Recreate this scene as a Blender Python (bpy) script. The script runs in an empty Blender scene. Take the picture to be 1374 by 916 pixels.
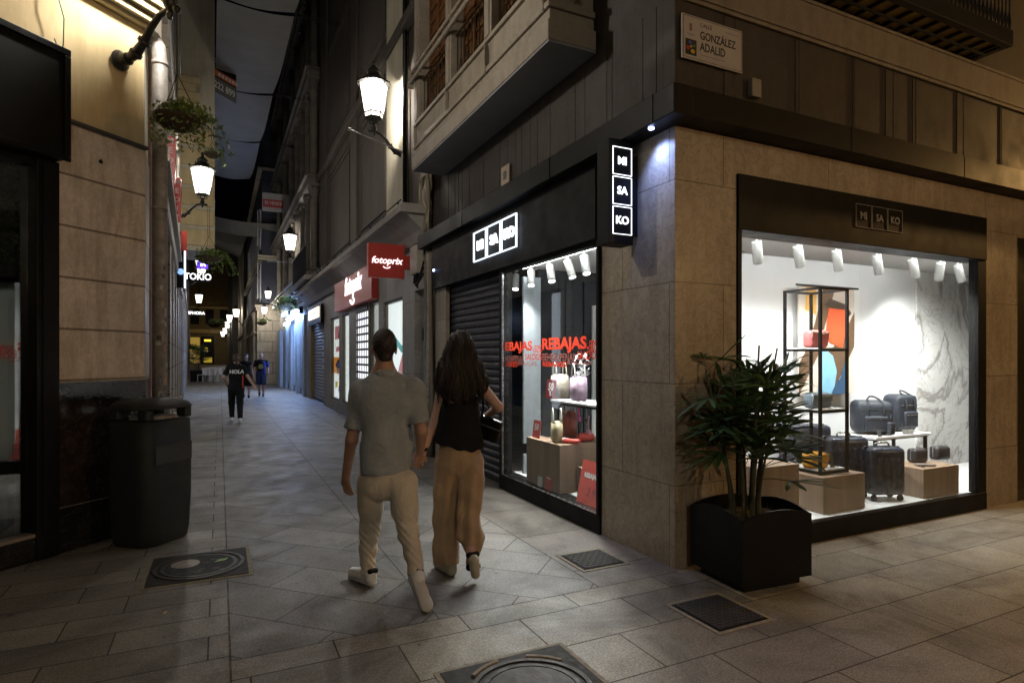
import bpy, bmesh, math, random
import numpy as np
from mathutils import Vector, Matrix, noise as mnoise
random.seed(7); np.random.seed(7)
R = math.radians; PI = math.pi
sc = bpy.context.scene
C = sc.collection
# ------------------------------------------------------------------ camera, sky, exposure
YAW = R(25.88); CH_ = 1.62; FPX = 808.0
cam_d = bpy.data.cameras.new("camera"); cam = bpy.data.objects.new("camera", cam_d); C.objects.link(cam)
cam_d.sensor_width = 36; cam_d.lens = 36*FPX/1374; cam_d.shift_y = 20/1374
cam_d.clip_start = .05; cam_d.clip_end = 1500
cam.location = (0, 0, CH_); cam.rotation_euler = (PI/2, 0, -YAW)
sc.camera = cam
w = bpy.data.worlds.new("World"); sc.world = w; w.use_nodes = True
nt = w.node_tree; bg = nt.nodes['Background']
sky = nt.nodes.new('ShaderNodeTexSky'); sky.sky_type = 'NISHITA'; sky.sun_disc = False
sky.sun_elevation = R(-3); sky.sun_rotation = R(200); sky.ozone_density = 4.0
nt.links.new(sky.outputs[0], bg.inputs[0]); bg.inputs[1].default_value = .014
moon = bpy.data.lights.new("moon", 'SUN'); moon.energy = .004; moon.angle = R(3); moon.color = (.8, .87, 1)
mo = bpy.data.objects.new("moon", moon); C.objects.link(mo); mo.rotation_euler = (R(30), R(12), 0)
sc.view_settings.view_transform = 'Standard'; sc.view_settings.look = 'None'
sc.view_settings.exposure = .25; sc.view_settings.gamma = 1; sc.view_settings.use_curve_mapping = False
cy = sc.cycles
cy.max_bounces = 7; cy.diffuse_bounces = 3; cy.glossy_bounces = 3; cy.transparent_max_bounces = 12; cy.transmission_bounces = 3
cy.sample_clamp_indirect = 3.0; cy.sample_clamp_direct = 0; cy.caustics_reflective = False; cy.caustics_refractive = False
cy.use_denoising = True; cy.use_light_tree = True; cy.blur_glossy = .5
try: cy.denoiser = 'OPENIMAGEDENOISE'
except Exception: pass
try: cy.denoising_input_passes = 'RGB_ALBEDO_NORMAL'
except Exception: pass
LAMP = 175.0       # lantern bulb watts
SPOT = 115.0        # shop spotlight watts

# ------------------------------------------------------------------ points from the survey of the photograph
SN, CS = math.sin(YAW), math.cos(YAW)
def ray(u, v):
    t = (u-687)/FPX
    return Vector((SN+CS*t, CS-SN*t, (478-v)/FPX))
def P(u, v, d): return Vector((0, 0, CH_)) + ray(u, v)*d
def PX(u, v, x): r = ray(u, v); return P(u, v, x/r.x)
def PY(u, v, y): r = ray(u, v); return P(u, v, y/r.y)
def PZ(u, v, z=0.0): r = ray(u, v); return P(u, v, (z-CH_)/r.z)

# ------------------------------------------------------------------ materials
class N:
    def __init__(s, name):
        s.m = bpy.data.materials.new(name); s.m.use_nodes = True
        s.t = s.m.node_tree; s.b = s.t.nodes['Principled BSDF']; s.o = s.t.nodes['Material Output']
    def n(s, typ, **k):
        x = s.t.nodes.new(typ)
        for a, b in k.items(): setattr(x, a, b)
        return x
    def L(s, a, b): s.t.links.new(a, b)
    def put(s, x, sock):
        if isinstance(x, (int, float)): sock.default_value = x
        elif isinstance(x, (tuple, list)): sock.default_value = tuple(x) + ((1,) if len(x) == 3 and len(sock.default_value) == 4 else ())
        else: s.L(x, sock)
    def math(s, op, a, b=0.0, c=0.0):
        x = s.n('ShaderNodeMath', operation=op); s.put(a, x.inputs[0]); s.put(b, x.inputs[1])
        if op in ('SMOOTH_MIN', 'WRAP', 'COMPARE', 'MULTIPLY_ADD'): s.put(c, x.inputs[2])
        return x.outputs[0]
    def mix(s, f, a, b, mode='MIX'):
        x = s.n('ShaderNodeMix', data_type='RGBA', blend_type=mode); s.put(f, x.inputs[0]); s.put(a, x.inputs[6]); s.put(b, x.inputs[7]); return x.outputs[2]
    def pos(s): return s.n('ShaderNodeNewGeometry').outputs['Position']
    def obj(s): return s.n('ShaderNodeTexCoord').outputs['Object']
    def sep(s, v): x = s.n('ShaderNodeSeparateXYZ'); s.L(v, x.inputs[0]); return x.outputs
    def comb(s, a, b, c=0.0):
        x = s.n('ShaderNodeCombineXYZ'); s.put(a, x.inputs[0]); s.put(b, x.inputs[1]); s.put(c, x.inputs[2]); return x.outputs[0]
    def noise(s, v, scale, detail=4, rough=.55, dist=0):
        x = s.n('ShaderNodeTexNoise'); s.L(v, x.inputs['Vector']); x.inputs['Scale'].default_value = scale
        x.inputs['Detail'].default_value = detail; x.inputs['Roughness'].default_value = rough; x.inputs['Distortion'].default_value = dist
        return x.outputs['Fac']
    def vor(s, v, scale, feat='F1'):
        x = s.n('ShaderNodeTexVoronoi', feature=feat); s.L(v, x.inputs['Vector']); x.inputs['Scale'].default_value = scale; return x.outputs['Distance']
    def ramp(s, f, stops):
        x = s.n('ShaderNodeValToRGB'); s.L(f, x.inputs[0]); e = x.color_ramp.elements
        while len(e) < len(stops): e.new(.5)
        for i, (p, c) in enumerate(stops):
            e[i].position = p; e[i].color = tuple(c)+(1,) if isinstance(c, (tuple, list)) else (c, c, c, 1)
        return x.outputs[0]
    def brick(s, v, wd, ht, c1, c2, mort, size=.005, off=.5, smooth=.1):
        x = s.n('ShaderNodeTexBrick', offset=off); s.L(v, x.inputs['Vector'])
        s.put(c1, x.inputs['Color1']); s.put(c2, x.inputs['Color2']); s.put(mort, x.inputs['Mortar'])
        x.inputs['Scale'].default_value = 1; x.inputs['Mortar Size'].default_value = size; x.inputs['Mortar Smooth'].default_value = smooth
        x.inputs['Brick Width'].default_value = wd; x.inputs['Row Height'].default_value = ht
        return x.outputs['Color'], x.outputs['Fac']
    def bump(s, h, st=.3, dist=.01):
        x = s.n('ShaderNodeBump'); x.inputs['Strength'].default_value = st; x.inputs['Distance'].default_value = dist
        s.L(h, x.inputs['Height']); s.L(x.outputs[0], s.b.inputs['Normal'])
    def fin(s, col, rough=.6, metal=0.0, spec=None):
        s.put(col, s.b.inputs['Base Color']); s.put(rough, s.b.inputs['Roughness']); s.put(metal, s.b.inputs['Metallic'])
        if spec is not None: s.b.inputs['Specular IOR Level'].default_value = spec
        return s.m

MATS = {}
def plain(name, col, rough=.6, metal=0.0, var=.12, scale=9, bump=.06, bscale=60):
    if name in MATS: return MATS[name]
    s = N(name); v = s.obj()
    if max(col) < .02: s.b.inputs['Specular IOR Level'].default_value = .16; col = tuple(c*.5 for c in col)
    f = s.noise(v, scale, 5, .6)
    lo = tuple(c*(1-var) for c in col); hi = tuple(min(1, c*(1+var)) for c in col)
    c = s.ramp(f, [(.3, lo), (.7, hi)])
    r = s.ramp(s.noise(v, scale*2.3, 3), [(.3, max(.03, rough-.08)), (.7, min(1, rough+.08))])
    if bump: s.bump(s.noise(v, bscale, 4), bump, .004)
    MATS[name] = s.fin(c, r, metal); return MATS[name]
def glow(name, col, st):
    if name in MATS: return MATS[name]
    s = N(name); s.b.inputs['Base Color'].default_value = (*[c*.5 for c in col], 1); s.b.inputs['Roughness'].default_value = .5
    s.b.inputs['Emission Color'].default_value = (*col, 1); s.b.inputs['Emission Strength'].default_value = st
    MATS[name] = s.m; return s.m
def glass_mat(name, tint=(.93, .96, .95), ior=1.5, base=.04):
    s = N(name)
    tr = s.n('ShaderNodeBsdfTransparent'); tr.inputs[0].default_value = (*tint, 1)
    gl = s.n('ShaderNodeBsdfGlossy'); gl.inputs['Roughness'].default_value = .0; gl.inputs[0].default_value = (1, 1, 1, 1)
    lw = s.n('ShaderNodeLayerWeight'); lw.inputs[0].default_value = .5
    fr = s.math('ADD', base, s.math('MULTIPLY', s.math('POWER', lw.outputs['Facing'], 5.0), .9))
    mx = s.n('ShaderNodeMixShader'); s.L(fr, mx.inputs[0]); s.L(tr.outputs[0], mx.inputs[1]); s.L(gl.outputs[0], mx.inputs[2])
    s.L(mx.outputs[0], s.o.inputs[0]); s.m.node_tree.nodes.remove(s.b); return s.m

M_glass = glass_mat('shop_glass')
M_glass2 = glass_mat('reflective_shop_glass', (.8, .85, .82), 1.5, .16)
M_black = plain('black_metal', (.012, .012, .013), .42, 0, .2, 6, .03)
M_panel = plain('black_panel', (.011, .011, .011), .55, 0, .25, 2.2, .02, 20)
M_iron = plain('wrought_iron', (.02, .02, .021), .45, .4, .3, 30, .15, 90)
M_bronze = plain('lantern_iron', (.035, .033, .03), .42, .5, .3, 30, .15, 90)
M_canopy = plain('dark_canopy_metal', (.013, .0125, .012), .5, .1, .15, 1.3, .02, 15)
M_white = plain('white_paint', (.8, .8, .8), .45, 0, .02, 3, .01)
M_wall_in = plain('white_wall', (.80, .80, .81), .7, 0, .03, 2, .02)
M_letter = glow('lit_letters', (.95, .97, 1), 5)
M_letter_w = plain('white_letters', (.62, .6, .56), .5)
M_letter_dim = plain('grey_letters', (.25, .24, .22), .5)
M_red = plain('red_print', (.50, .035, .02), .5, 0, .05)
M_signred = plain('red_sign_paint', (.52, .05, .035), .4, 0, .05)
M_pipe = plain('zinc_pipe', (.30, .28, .26), .6, .25, .3, 14, .15, 40)

def stone_mat(name, ax, w_, h_, c1, c2, mort, size=.004, off=.5, veins=0.5, rough=.45, shift=(0, 0), stain=.5):
    s = N(name); p = s.pos(); X, Y, Z = s.sep(p)[:3]
    if ax == 'x': a = X
    elif ax == 'y': a = Y
    else: a = s.math('MULTIPLY', s.math('ADD', X, Y), .7071)
    v = s.comb(s.math('ADD', a, shift[0]), s.math('ADD', Z, shift[1]))
    col, fac = s.brick(v, w_, h_, c1, c2, mort, size, off)
    n1 = s.noise(p, 2.1, 8, .62, .6); n2 = s.noise(p, 9, 6, .6, 1.2)
    col = s.mix(.55, col, s.ramp(n1, [(.3, (.74, .72, .69)), (.7, (1.15, 1.13, 1.10))]), 'MULTIPLY')
    vein = s.ramp(n2, [(.44, 1.0), (.5, 1-.45*veins), (.56, 1.0)])
    col = s.mix(1, col, vein, 'MULTIPLY')
    sp = s.noise(s.comb(s.math('MULTIPLY', a, 3), s.math('MULTIPLY', Z, .5)), 3, 5, .65)
    col = s.mix(stain, col, s.ramp(sp, [(.38, (.66, .60, .53)), (.55, (1, 1, 1))]), 'MULTIPLY')
    gr = s.ramp(s.vor(p, 90), [(.0, .93), (.5, 1.05)])
    col = s.mix(1, col, gr, 'MULTIPLY')
    h = s.math('SUBTRACT', s.math('MULTIPLY', s.noise(p, 40, 4), .15), s.math('MULTIPLY', fac, 1.0))
    s.bump(h, .5, .006)
    r = s.ramp(n1, [(.3, rough-.1), (.7, rough+.15)])
    return s.fin(col, r)
M_st_street = stone_mat('travertine_street', 'y', 1.2, .78, (.37, .32, .25), (.32, .275, .21), (.12, .10, .075), .004, .5, .6, .4, (.55, .15))
M_st_front = stone_mat('travertine_front', 'x', 1.25, .78, (.36, .30, .22), (.31, .255, .19), (.12, .10, .07), .004, .5, .6, .4, (-.49, .15))
M_brown_y = stone_mat('brown_cladding_street', 'y', .62, 9, (.040, .033, .027), (.033, .027, .022), (.025, .02, .016), .004, 0, .5, .7, (0, 3), .6)
M_brown_x = stone_mat('brown_cladding_front', 'x', .62, 9, (.036, .029, .023), (.029, .023, .018), (.025, .02, .016), .004, 0, .5, .7, (0, 3), .6)
M_cornice = stone_mat('cornice_stone', 'y', 3, 3, (.27, .235, .185), (.25, .215, .17), (.15, .13, .10), .003, 0, .3, .6)
M_grey_st = stone_mat('grey_shop_stone', 'y', 1.9, 1.3, (.36, .34, .31), (.31, .295, .27), (.1, .09, .08), .004, .3, .5, .5)
M_far_st = stone_mat('far_ashlar', 'x', 1.4, .62, (.42, .38, .31), (.36, .32, .26), (.14, .12, .1), .02, .5, .4, .7)
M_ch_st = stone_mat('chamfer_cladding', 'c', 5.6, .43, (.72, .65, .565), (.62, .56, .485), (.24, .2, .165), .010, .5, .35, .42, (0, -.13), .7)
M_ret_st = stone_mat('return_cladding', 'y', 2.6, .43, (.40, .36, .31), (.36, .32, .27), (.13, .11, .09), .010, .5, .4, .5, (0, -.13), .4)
M_ch_pl = None
def plaster(name, col, sc_=1.2, stain=.5):
    s = N(name); p = s.pos(); X, Y, Z = s.sep(p)[:3]
    n = s.noise(p, sc_, 6, .6); st = s.noise(s.comb(s.math('MULTIPLY', s.math('ADD', X, Y), 1.6), s.math('MULTIPLY', Z, .35)), 1.6, 6, .7)
    c = s.mix(.6, col, s.ramp(n, [(.3, (.7, .68, .64)), (.7, (1.1, 1.1, 1.08))]), 'MULTIPLY')
    c = s.mix(stain, c, s.ramp(st, [(.36, (.6, .55, .47)), (.56, (1, 1, 1))]), 'MULTIPLY')
    s.bump(s.noise(p, 55, 5, .6), .25, .004)
    return s.fin(c, .82)
M_yellow = plaster('ochre_plaster', (.66, .53, .30))
M_cream = plaster('cream_plaster', (.60, .55, .43))
M_corn_dk = plain('weathered_dark_stone', (.15, .13, .105), .8, 0, .35, 3, .3, 30)
M_dkplaster = plaster('brown_plaster', (.085, .070, .056))
M_olive = plaster('olive_plaster', (.06, .048, .03))
M_greypl = plaster('grey_plaster', (.33, .31, .29))
M_soffit = plain('grey_soffit', (.22, .22, .23), .8, 0, .15, 1.4, .03)

def marble(name, base, vein, scale=1.0, rough=.2, sharp=.03):
    s = N(name); p = s.pos()
    a = s.noise(p, 1.1*scale, 7, .6, 1.6); b = s.noise(p, 2.7*scale, 8, .65, 2.2)
    va = s.ramp(a, [(.5-sharp*1.6, 0.0), (.5, 1.0), (.5+sharp, 0.0)]); vb = s.ramp(b, [(.5-sharp*.6, 0.0), (.5, .6), (.5+sharp*.7, 0.0)])
    cl = s.ramp(s.noise(p, .9*scale, 5), [(.45, 0.0), (.75, .45)])
    f = s.math('MINIMUM', s.math('ADD', s.math('MAXIMUM', va, vb), cl), 1.0)
    return s.fin(s.mix(f, base, vein), rough)
M_marble = marble('white_veined_marble', (.78, .77, .76), (.36, .34, .33), .62, .2, .03)
M_redmarble = marble('dark_red_marble', (.020, .014, .012), (.07, .052, .045), 6, .2, .016)
M_dkmarble = marble('black_marble', (.010, .010, .010), (.035, .034, .032), 4, .15, .015)

def wood(name, c1=(.36, .25, .17), c2=(.27, .18, .12), ax='z'):
    s = N(name); p = s.obj(); X, Y, Z = s.sep(p)[:3]
    v = s.comb(s.math('MULTIPLY', X, 1), s.math('MULTIPLY', Y, 1), s.math('MULTIPLY', Z, .06))
    f = s.noise(v, 42, 5, .6, .2); g = s.noise(v, 9, 2)
    c = s.mix(f, c1, c2); c = s.mix(.8, c, s.ramp(g, [(.35, (.72, .72, .72)), (.65, (1.12, 1.12, 1.12))]), 'MULTIPLY')
    return s.fin(c, .5)
M_wood = wood('oak_veneer')

# ------------------------------------------------------------------ mesh building
RM = {}     # root matrices
def root_of(o):
    while o.parent: o = o.parent
    return o
def link(o): C.objects.link(o); return o
def tag(o, label=None, cat=None, group=None, kind=None):
    if label: o['label'] = label
    if cat: o['category'] = cat
    if group: o['group'] = group
    if kind: o['kind'] = kind
    return o
def thing(name, label, cat, loc=(0, 0, 0), rz=0.0, group=None):
    o = link(bpy.data.objects.new(name, None)); o.empty_display_size = .1
    o.location = loc; o.rotation_euler = (0, 0, rz)
    RM[o.name] = Matrix.Translation(Vector(loc)) @ Matrix.Rotation(rz, 4, 'Z')
    return tag(o, label, cat, group)
def mesh_obj(name, me, mat, parent=None, smooth=False, local=False):
    me.name = name
    if parent is not None and not local:
        M = RM.get(root_of(parent).name)
        if M is not None: me.transform(M.inverted())
    me.materials.clear(); me.materials.append(mat)
    if smooth: me.polygons.foreach_set('use_smooth', [True]*len(me.polygons))
    o = link(bpy.data.objects.new(name, me)); o.parent = parent
    return o
class MB:
    def __init__(s): s.bm = bmesh.new()
    def raw(s, vs, fs, M=None):
        bv = [s.bm.verts.new(M @ Vector(v) if M is not None else v) for v in vs]
        for f in fs:
            try: s.bm.faces.new([bv[i] for i in f])
            except ValueError: pass
        return s
    def box(s, x0, x1, y0, y1, z0, z1, bev=0.0, M=None, seg=2):
        if x1 < x0: x0, x1 = x1, x0
        if y1 < y0: y0, y1 = y1, y0
        if z1 < z0: z0, z1 = z1, z0
        vs = [(x, y, z) for x in (x0, x1) for y in (y0, y1) for z in (z0, z1)]
        fs = [(0, 1, 3, 2), (4, 6, 7, 5), (0, 4, 5, 1), (2, 3, 7, 6), (0, 2, 6, 4), (1, 5, 7, 3)]
        if not bev: return s.raw(vs, fs, M)
        t = bmesh.new(); bv = [t.verts.new(v) for v in vs]
        for f in fs: t.faces.new([bv[i] for i in f])
        bmesh.ops.bevel(t, geom=t.edges[:], offset=bev, segments=seg, affect='EDGES', profile=.5)
        t.verts.index_update()
        s.raw([v.co.copy() for v in t.verts], [[v.index for v in f.verts] for f in t.faces], M); t.free(); return s
    def prism(s, poly, z0, z1, M=None):
        n = len(poly)
        vs = [(x, y, z0) for x, y in poly]+[(x, y, z1) for x, y in poly]
        fs = [tuple(range(n-1, -1, -1)), tuple(range(n, 2*n))]+[(i, (i+1) % n, n+(i+1) % n, n+i) for i in range(n)]
        return s.raw(vs, fs, M)
    def tube(s, pts, r, n=8, M=None, caps=True):
        pts = [Vector(p) for p in pts]; rs = r if isinstance(r, (list, tuple)) else [r]*len(pts)
        vs = []; fs = []; up = Vector((.13, .21, .97)); prev = None
        for i, p in enumerate(pts):
            d = (pts[min(i+1, len(pts)-1)]-pts[max(i-1, 0)]).normalized()
            if prev is None: a = d.cross(up if abs(d.dot(up)) < .95 else Vector((1, 0, 0))).normalized()
            else: a = (prev - d*prev.dot(d)).normalized()
            prev = a; b = d.cross(a)
            for k in range(n):
                t = 2*PI*k/n; vs.append(p+(a*math.cos(t)+b*math.sin(t))*rs[i])
        for i in range(len(pts)-1):
            for k in range(n):
                fs.append((i*n+k, i*n+(k+1) % n, (i+1)*n+(k+1) % n, (i+1)*n+k))
        if caps: fs += [tuple(range(n-1, -1, -1)), tuple(range((len(pts)-1)*n, len(pts)*n))]
        return s.raw(vs, fs, M)
    def lathe(s, prof, n=16, M=None, sx=1, sy=1):
        vs = []; fs = []
        for r, z in prof:
            for k in range(n): t = 2*PI*(k+.5)/n; vs.append((r*math.cos(t)*sx, r*math.sin(t)*sy, z))
        for i in range(len(prof)-1):
            for k in range(n): fs.append((i*n+k, i*n+(k+1) % n, (i+1)*n+(k+1) % n, (i+1)*n+k))
        fs += [tuple(range(n-1, -1, -1)), tuple(range((len(prof)-1)*n, len(prof)*n))]
        return s.raw(vs, fs, M)
    def quad(s, a, b, c, d): return s.raw([a, b, c, d], [(0, 1, 2, 3)])
    def build(s, name, mat, parent=None, smooth=False, local=False):
        bmesh.ops.recalc_face_normals(s.bm, faces=s.bm.faces)
        me = bpy.data.meshes.new(name); s.bm.to_mesh(me); s.bm.free()
        o = mesh_obj(name, me, mat, parent, smooth, local)
        return o
    def each(s, name, mat, parent=None, smooth=False, local=False):
        bmesh.ops.recalc_face_normals(s.bm, faces=s.bm.faces); s.bm.verts.index_update(); seen = set(); out = []
        for v0 in s.bm.verts:
            if v0.index in seen: continue
            st = [v0]; seen.add(v0.index); isl = []
            while st:
                v = st.pop(); isl.append(v)
                for e in v.link_edges:
                    o = e.other_vert(v)
                    if o.index not in seen: seen.add(o.index); st.append(o)
            mp = {v.index: i for i, v in enumerate(isl)}; fs = {f for v in isl for f in v.link_faces}
            me = bpy.data.meshes.new(name); me.from_pydata([tuple(v.co) for v in isl], [], [[mp[v.index] for v in f.verts] for f in fs]); me.update()
            out.append(mesh_obj(name, me, mat, parent, smooth, local))
        s.bm.free(); return out
def T(x, y, z): return Matrix.Translation((x, y, z))
def Rz(a): return Matrix.Rotation(a, 4, 'Z')
def Rx(a): return Matrix.Rotation(a, 4, 'X')
def Ry(a): return Matrix.Rotation(a, 4, 'Y')
def frame(o, xa, ya):
    xa = Vector(xa).normalized(); ya = Vector(ya).normalized(); za = xa.cross(ya).normalized()
    M = Matrix((xa, ya, za)).transposed().to_4x4(); M.translation = Vector(o); return M
def face_w(o): return frame(o, (0, -1, 0), (0, 0, 1))      # a face seen from the street (looking +X)
def face_s(o): return frame(o, (1, 0, 0), (0, 0, 1))       # a face seen looking +Y
def text(st, size, M, mat, parent, name='lettering', bold=0.0, ext=.004, shear=0.0, ax='CENTER', sx=1.0, local=False, spacing=1.0):
    cu = bpy.data.curves.new('t', 'FONT'); cu.body = st; cu.size = size; cu.extrude = ext; cu.offset = bold; cu.shear = shear
    cu.align_x = ax; cu.align_y = 'CENTER'; cu.resolution_u = 3; cu.space_character = spacing
    o = bpy.data.objects.new('t', cu); C.objects.link(o); dg = bpy.context.evaluated_depsgraph_get()
    me = bpy.data.meshes.new_from_object(o.evaluated_get(dg)); bpy.data.objects.remove(o); bpy.data.curves.remove(cu)
    me.transform(M @ Matrix.Diagonal((sx, 1, 1, 1)))
    return mesh_obj(name, me, mat, parent, False, local)
def copy_tree(o, parent=None):
    c = o.copy(); C.objects.link(c); c.parent = parent
    if parent is None and o.name in RM: RM[c.name] = RM[o.name]
    for ch in list(o.children): copy_tree(ch, c)
    return c
def place(o, loc, rz=0.0, s=1.0):
    o.location = loc; o.rotation_euler = (0, 0, rz); o.scale = (s, s, s); return o

# ------------------------------------------------------------------ ground
def ground_mat():
    s = N('granite_paving'); p = s.pos(); X, Y, Z = s.sep(p)[:3]
    k = .70711
    def gt(a, b): return s.math('GREATER_THAN', a, b)
    cA, fA = s.brick(s.comb(s.math('ADD', X, .62), s.math('ADD', Y, .04)), .76, .42, (.28, .25, .20), (.185, .168, .138), (.06, .05, .042), .0045, .42)
    cB, fB = s.brick(s.comb(s.math('MULTIPLY', s.math('SUBTRACT', X, Y), k), s.math('MULTIPLY', s.math('ADD', X, Y), k)), .86, .43, (.235, .222, .205), (.155, .148, .138), (.06, .054, .05), .004, .5)
    cC, fC = s.brick(s.comb(s.math('ADD', X, 20.05), Y), .78, .30, (.25, .23, .195), (.17, .156, .134), (.06, .05, .042), .0045, .37)
    cD, fD = s.brick(s.comb(s.math('ADD', Y, .3), s.math('SUBTRACT', X, 2.4)), .93, .82, (.24, .215, .19), (.19, .172, .155), (.06, .05, .042), .0045, .5)
    left = s.math('LESS_THAN', X, .05); right = s.math('MULTIPLY', gt(X, 2.4), gt(Y, 3.54)); fore = s.math('LESS_THAN', Y, 3.54)
    col = s.mix(fore, cB, cA); f = s.math('ADD', s.math('MULTIPLY', fB, s.math('SUBTRACT', 1.0, fore)), s.math('MULTIPLY', fA, fore))
    def sel(m, c, fa):
        nonlocal col, f
        col = s.mix(m, col, c)
        f = s.math('ADD', s.math('MULTIPLY', f, s.math('SUBTRACT', 1.0, m)), s.math('MULTIPLY', fa, m))
    sel(right, cD, fD); sel(left, cC, fC)
    def line(a, x0, m=None):
        d = s.math('LESS_THAN', s.math('ABSOLUTE', s.math('SUBTRACT', a, x0)), .0055)
        return s.math('MULTIPLY', d, m) if m is not None else d
    inner = s.math('SUBTRACT', 1.0, fore)
    ln = s.math('MAXIMUM', line(X, .05), s.math('MAXIMUM', line(X, 2.4, inner), s.math('MAXIMUM', line(X, 1.22, inner), line(Y, 3.54, s.math('MULTIPLY', gt(X, .05), s.math('LESS_THAN', X, 3.1))))))
    f = s.math('MAXIMUM', f, ln)
    wob = s.noise(p, 6, 3)
    f = s.math('MULTIPLY', f, s.ramp(wob, [(.3, .45), (.55, 1.0)]))
    col = s.mix(s.math('MULTIPLY', f, .75), col, (.045, .04, .034))
    # granite grain, stains, chewing gum
    g1 = s.noise(p, 115, 3, .8); g2 = s.noise(p, 45, 5, .7)
    col = s.mix(1, col, s.ramp(g1, [(.3, (.28, .28, .29)), (.7, (1.75, 1.74, 1.72))]), 'MULTIPLY')
    col = s.mix(1, col, s.ramp(g2, [(.3, (.72, .70, .70)), (.7, (1.25, 1.26, 1.28))]), 'MULTIPLY')
    st = s.noise(p, 1.1, 9, .72, 1.2); col = s.mix(.9, col, s.ramp(st, [(.34, (.45, .42, .39)), (.5, (.95, .95, .95)), (.66, (1.25, 1.22, 1.18))]), 'MULTIPLY')
    gum = s.math('MULTIPLY', s.math('LESS_THAN', s.vor(p, 4.3), .06), gt(s.noise(p, 1.7, 2), .42))
    col = s.mix(s.math('MULTIPLY', gum, .8), col, (.06, .055, .05))
    r = s.ramp(s.noise(p, 3.2, 6, .6), [(.3, .44), (.7, .68)])
    r = s.math('ADD', r, s.math('MULTIPLY', f, .3))
    h = s.math('ADD', s.math('MULTIPLY', g1, .12), s.math('SUBTRACT', s.math('MULTIPLY', s.noise(p, 18, 4), .16), s.math('MULTIPLY', f, 1.0)))
    s.bump(h, .55, .004)
    return s.fin(col, r)
g = MB(); g.quad((-220, -120, 0), (220, -120, 0), (220, 320, 0), (-220, 320, 0))
tag(g.build('ground', ground_mat()), kind='structure')

# ------------------------------------------------------------------ corner building on the right
A = thing('corner_building', 'stone clad corner building with two lit black framed shop windows', 'building', (3.12, 3.59, 0))
AX, AY = 3.12, 3.59
m = MB()
m.box(AX, AX+.5, AY+.0, 4.565, 0, 3.378)                              # corner pier, street face
pier = m.build('corner_pier', M_st_street, A)
MB().box(AX, AX+.2, 8.76, 9.25, 0, 2.684).build('stone_jamb', M_st_street, A)
# front face cladding as its own sheets just proud
m = MB(); m.box(AX+.002, 3.755, AY-.004, AY+.3, 0, 3.376); m.box(3.755, 7.355, AY-.004, AY+.2, 3.095, 3.376)
m.box(7.355, 8.01, AY-.004, AY+.06, 0, 3.376); m.box(8.01, 9.6, AY-.004, AY+.06, 2.95, 3.376); m.box(9.6, 15, AY-.004, AY+.3, 0, 3.376)
m.build('front_cladding', M_st_front, A)
m = MB(); m.box(2.937, 3.119, 3.387, 9.62, 3.38, 3.595, .006); m.box(3.119, 15, 3.389, 3.589, 3.382, 3.593)
can = m.build('canopy', M_canopy, A)
m = MB()
for yy in (3.62, 5.2, 7.6): m.box(2.930, 2.9365, yy, yy+.012, 3.385, 3.59)
for xx in (4.9, 6.6, 8.3): m.box(xx, xx+.008, 3.3880, 3.3889, 3.385, 3.59)
m.each('canopy_joint', M_black, can)
# brown upper wall
m = MB(); m.box(AX, AX+.4, AY+.002, 9.62, 3.596, 13); m.build('street_upper_wall', M_brown_y, A)
m = MB(); m.box(AX+.403, 15, AY, AY+.4, 3.594, 4.375); m.box(AX+.001, AX+.402, AY-.003, AY+.0015, 3.597, 13); m.build('front_upper_wall', M_brown_x, A)
m = MB(); m.box(AX+.403, 15, AY, AY+.4, 4.665, 13); m.build('front_plaster_wall', M_olive, A)
# vertical fluting strips of the brown cladding
m = MB(); rr = random.Random(3); y = 3.8
while y < 9.5:
    wd = rr.choice((.03, .05, .09, .16)); MB().box(AX-.005, AX-.0005, y, y+wd, 3.6, 4.39, .003).build('cladding_rib', M_brown_y, A); y += wd+rr.choice((.05, .12, .2, .34))
m = MB(); x = 3.62
while x < 12:
    wd = rr.choice((.03, .05, .12)); MB().box(x, x+wd, AY-.0056, AY-.0045, 3.6, 4.34, .003).build('cladding_rib', M_brown_x, A); x += wd+rr.choice((.3, .45, .7))
# stone band over the front
m = MB(); m.box(AX-.004, 15, 3.550, AY-.006, 4.38, 4.66, .006); m.box(AX-.004, 15, 3.562, AY-.006, 4.345, 4.378, .004); m.box(AX-.006, 15, 3.540, AY-.006, 4.66, 4.69, .004)
m.build('string_course', stone_mat('grimy_string_stone', 'x', 3, 3, (.17, .145, .11), (.15, .125, .10), (.09, .075, .06), .003, 0, .3, .7), A)
# --- bay window over the street
bay = MB()
BX = 2.60
bay.box(BX, AX-.014, 4.63, 8.82, 4.42, 4.60, .008); bay.box(BX+.035, AX-.014, 4.665, 8.785, 4.60, 4.72, .012); bay.box(BX+.01, AX-.014, 4.64, 8.81, 4.72, 4.78, .012)
bay.box(BX+.05, AX-.014, 4.68, 8.77, 4.78, 5.05, .005); bay.box(BX+.015, AX-.014, 4.645, 8.805, 5.05, 5.10, .008)
for yc in (4.74, 6.05, 7.32, 8.70):
    bay.box(BX+.035, BX+.23, yc-.10, yc+.10, 5.10, 9, .01); bay.box(BX+.022, BX+.036, yc-.06, yc+.06, 5.12, 8.9, .004)
    bay.box(BX-.005, BX+.04, yc-.012, yc+.012, 4.80, 5.02, .004); bay.lathe([(.0, 0), (.018, .02), (.012, .06), (.02, .09), (0, .13)], 8, T(BX+.012, yc, 4.70))
bay.box(BX+.07, AX-.014, 4.69, 4.76, 5.1, 9); bay.box(BX+.07, AX-.014, 8.68, 8.76, 5.1, 9)
bayo = bay.build('bay_window', M_cornice, A)
m = MB(); m.box(BX+.01, AX-.014, 4.64, 8.81, 4.400, 4.4195); m.build('soffit', M_soffit, bayo)
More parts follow.
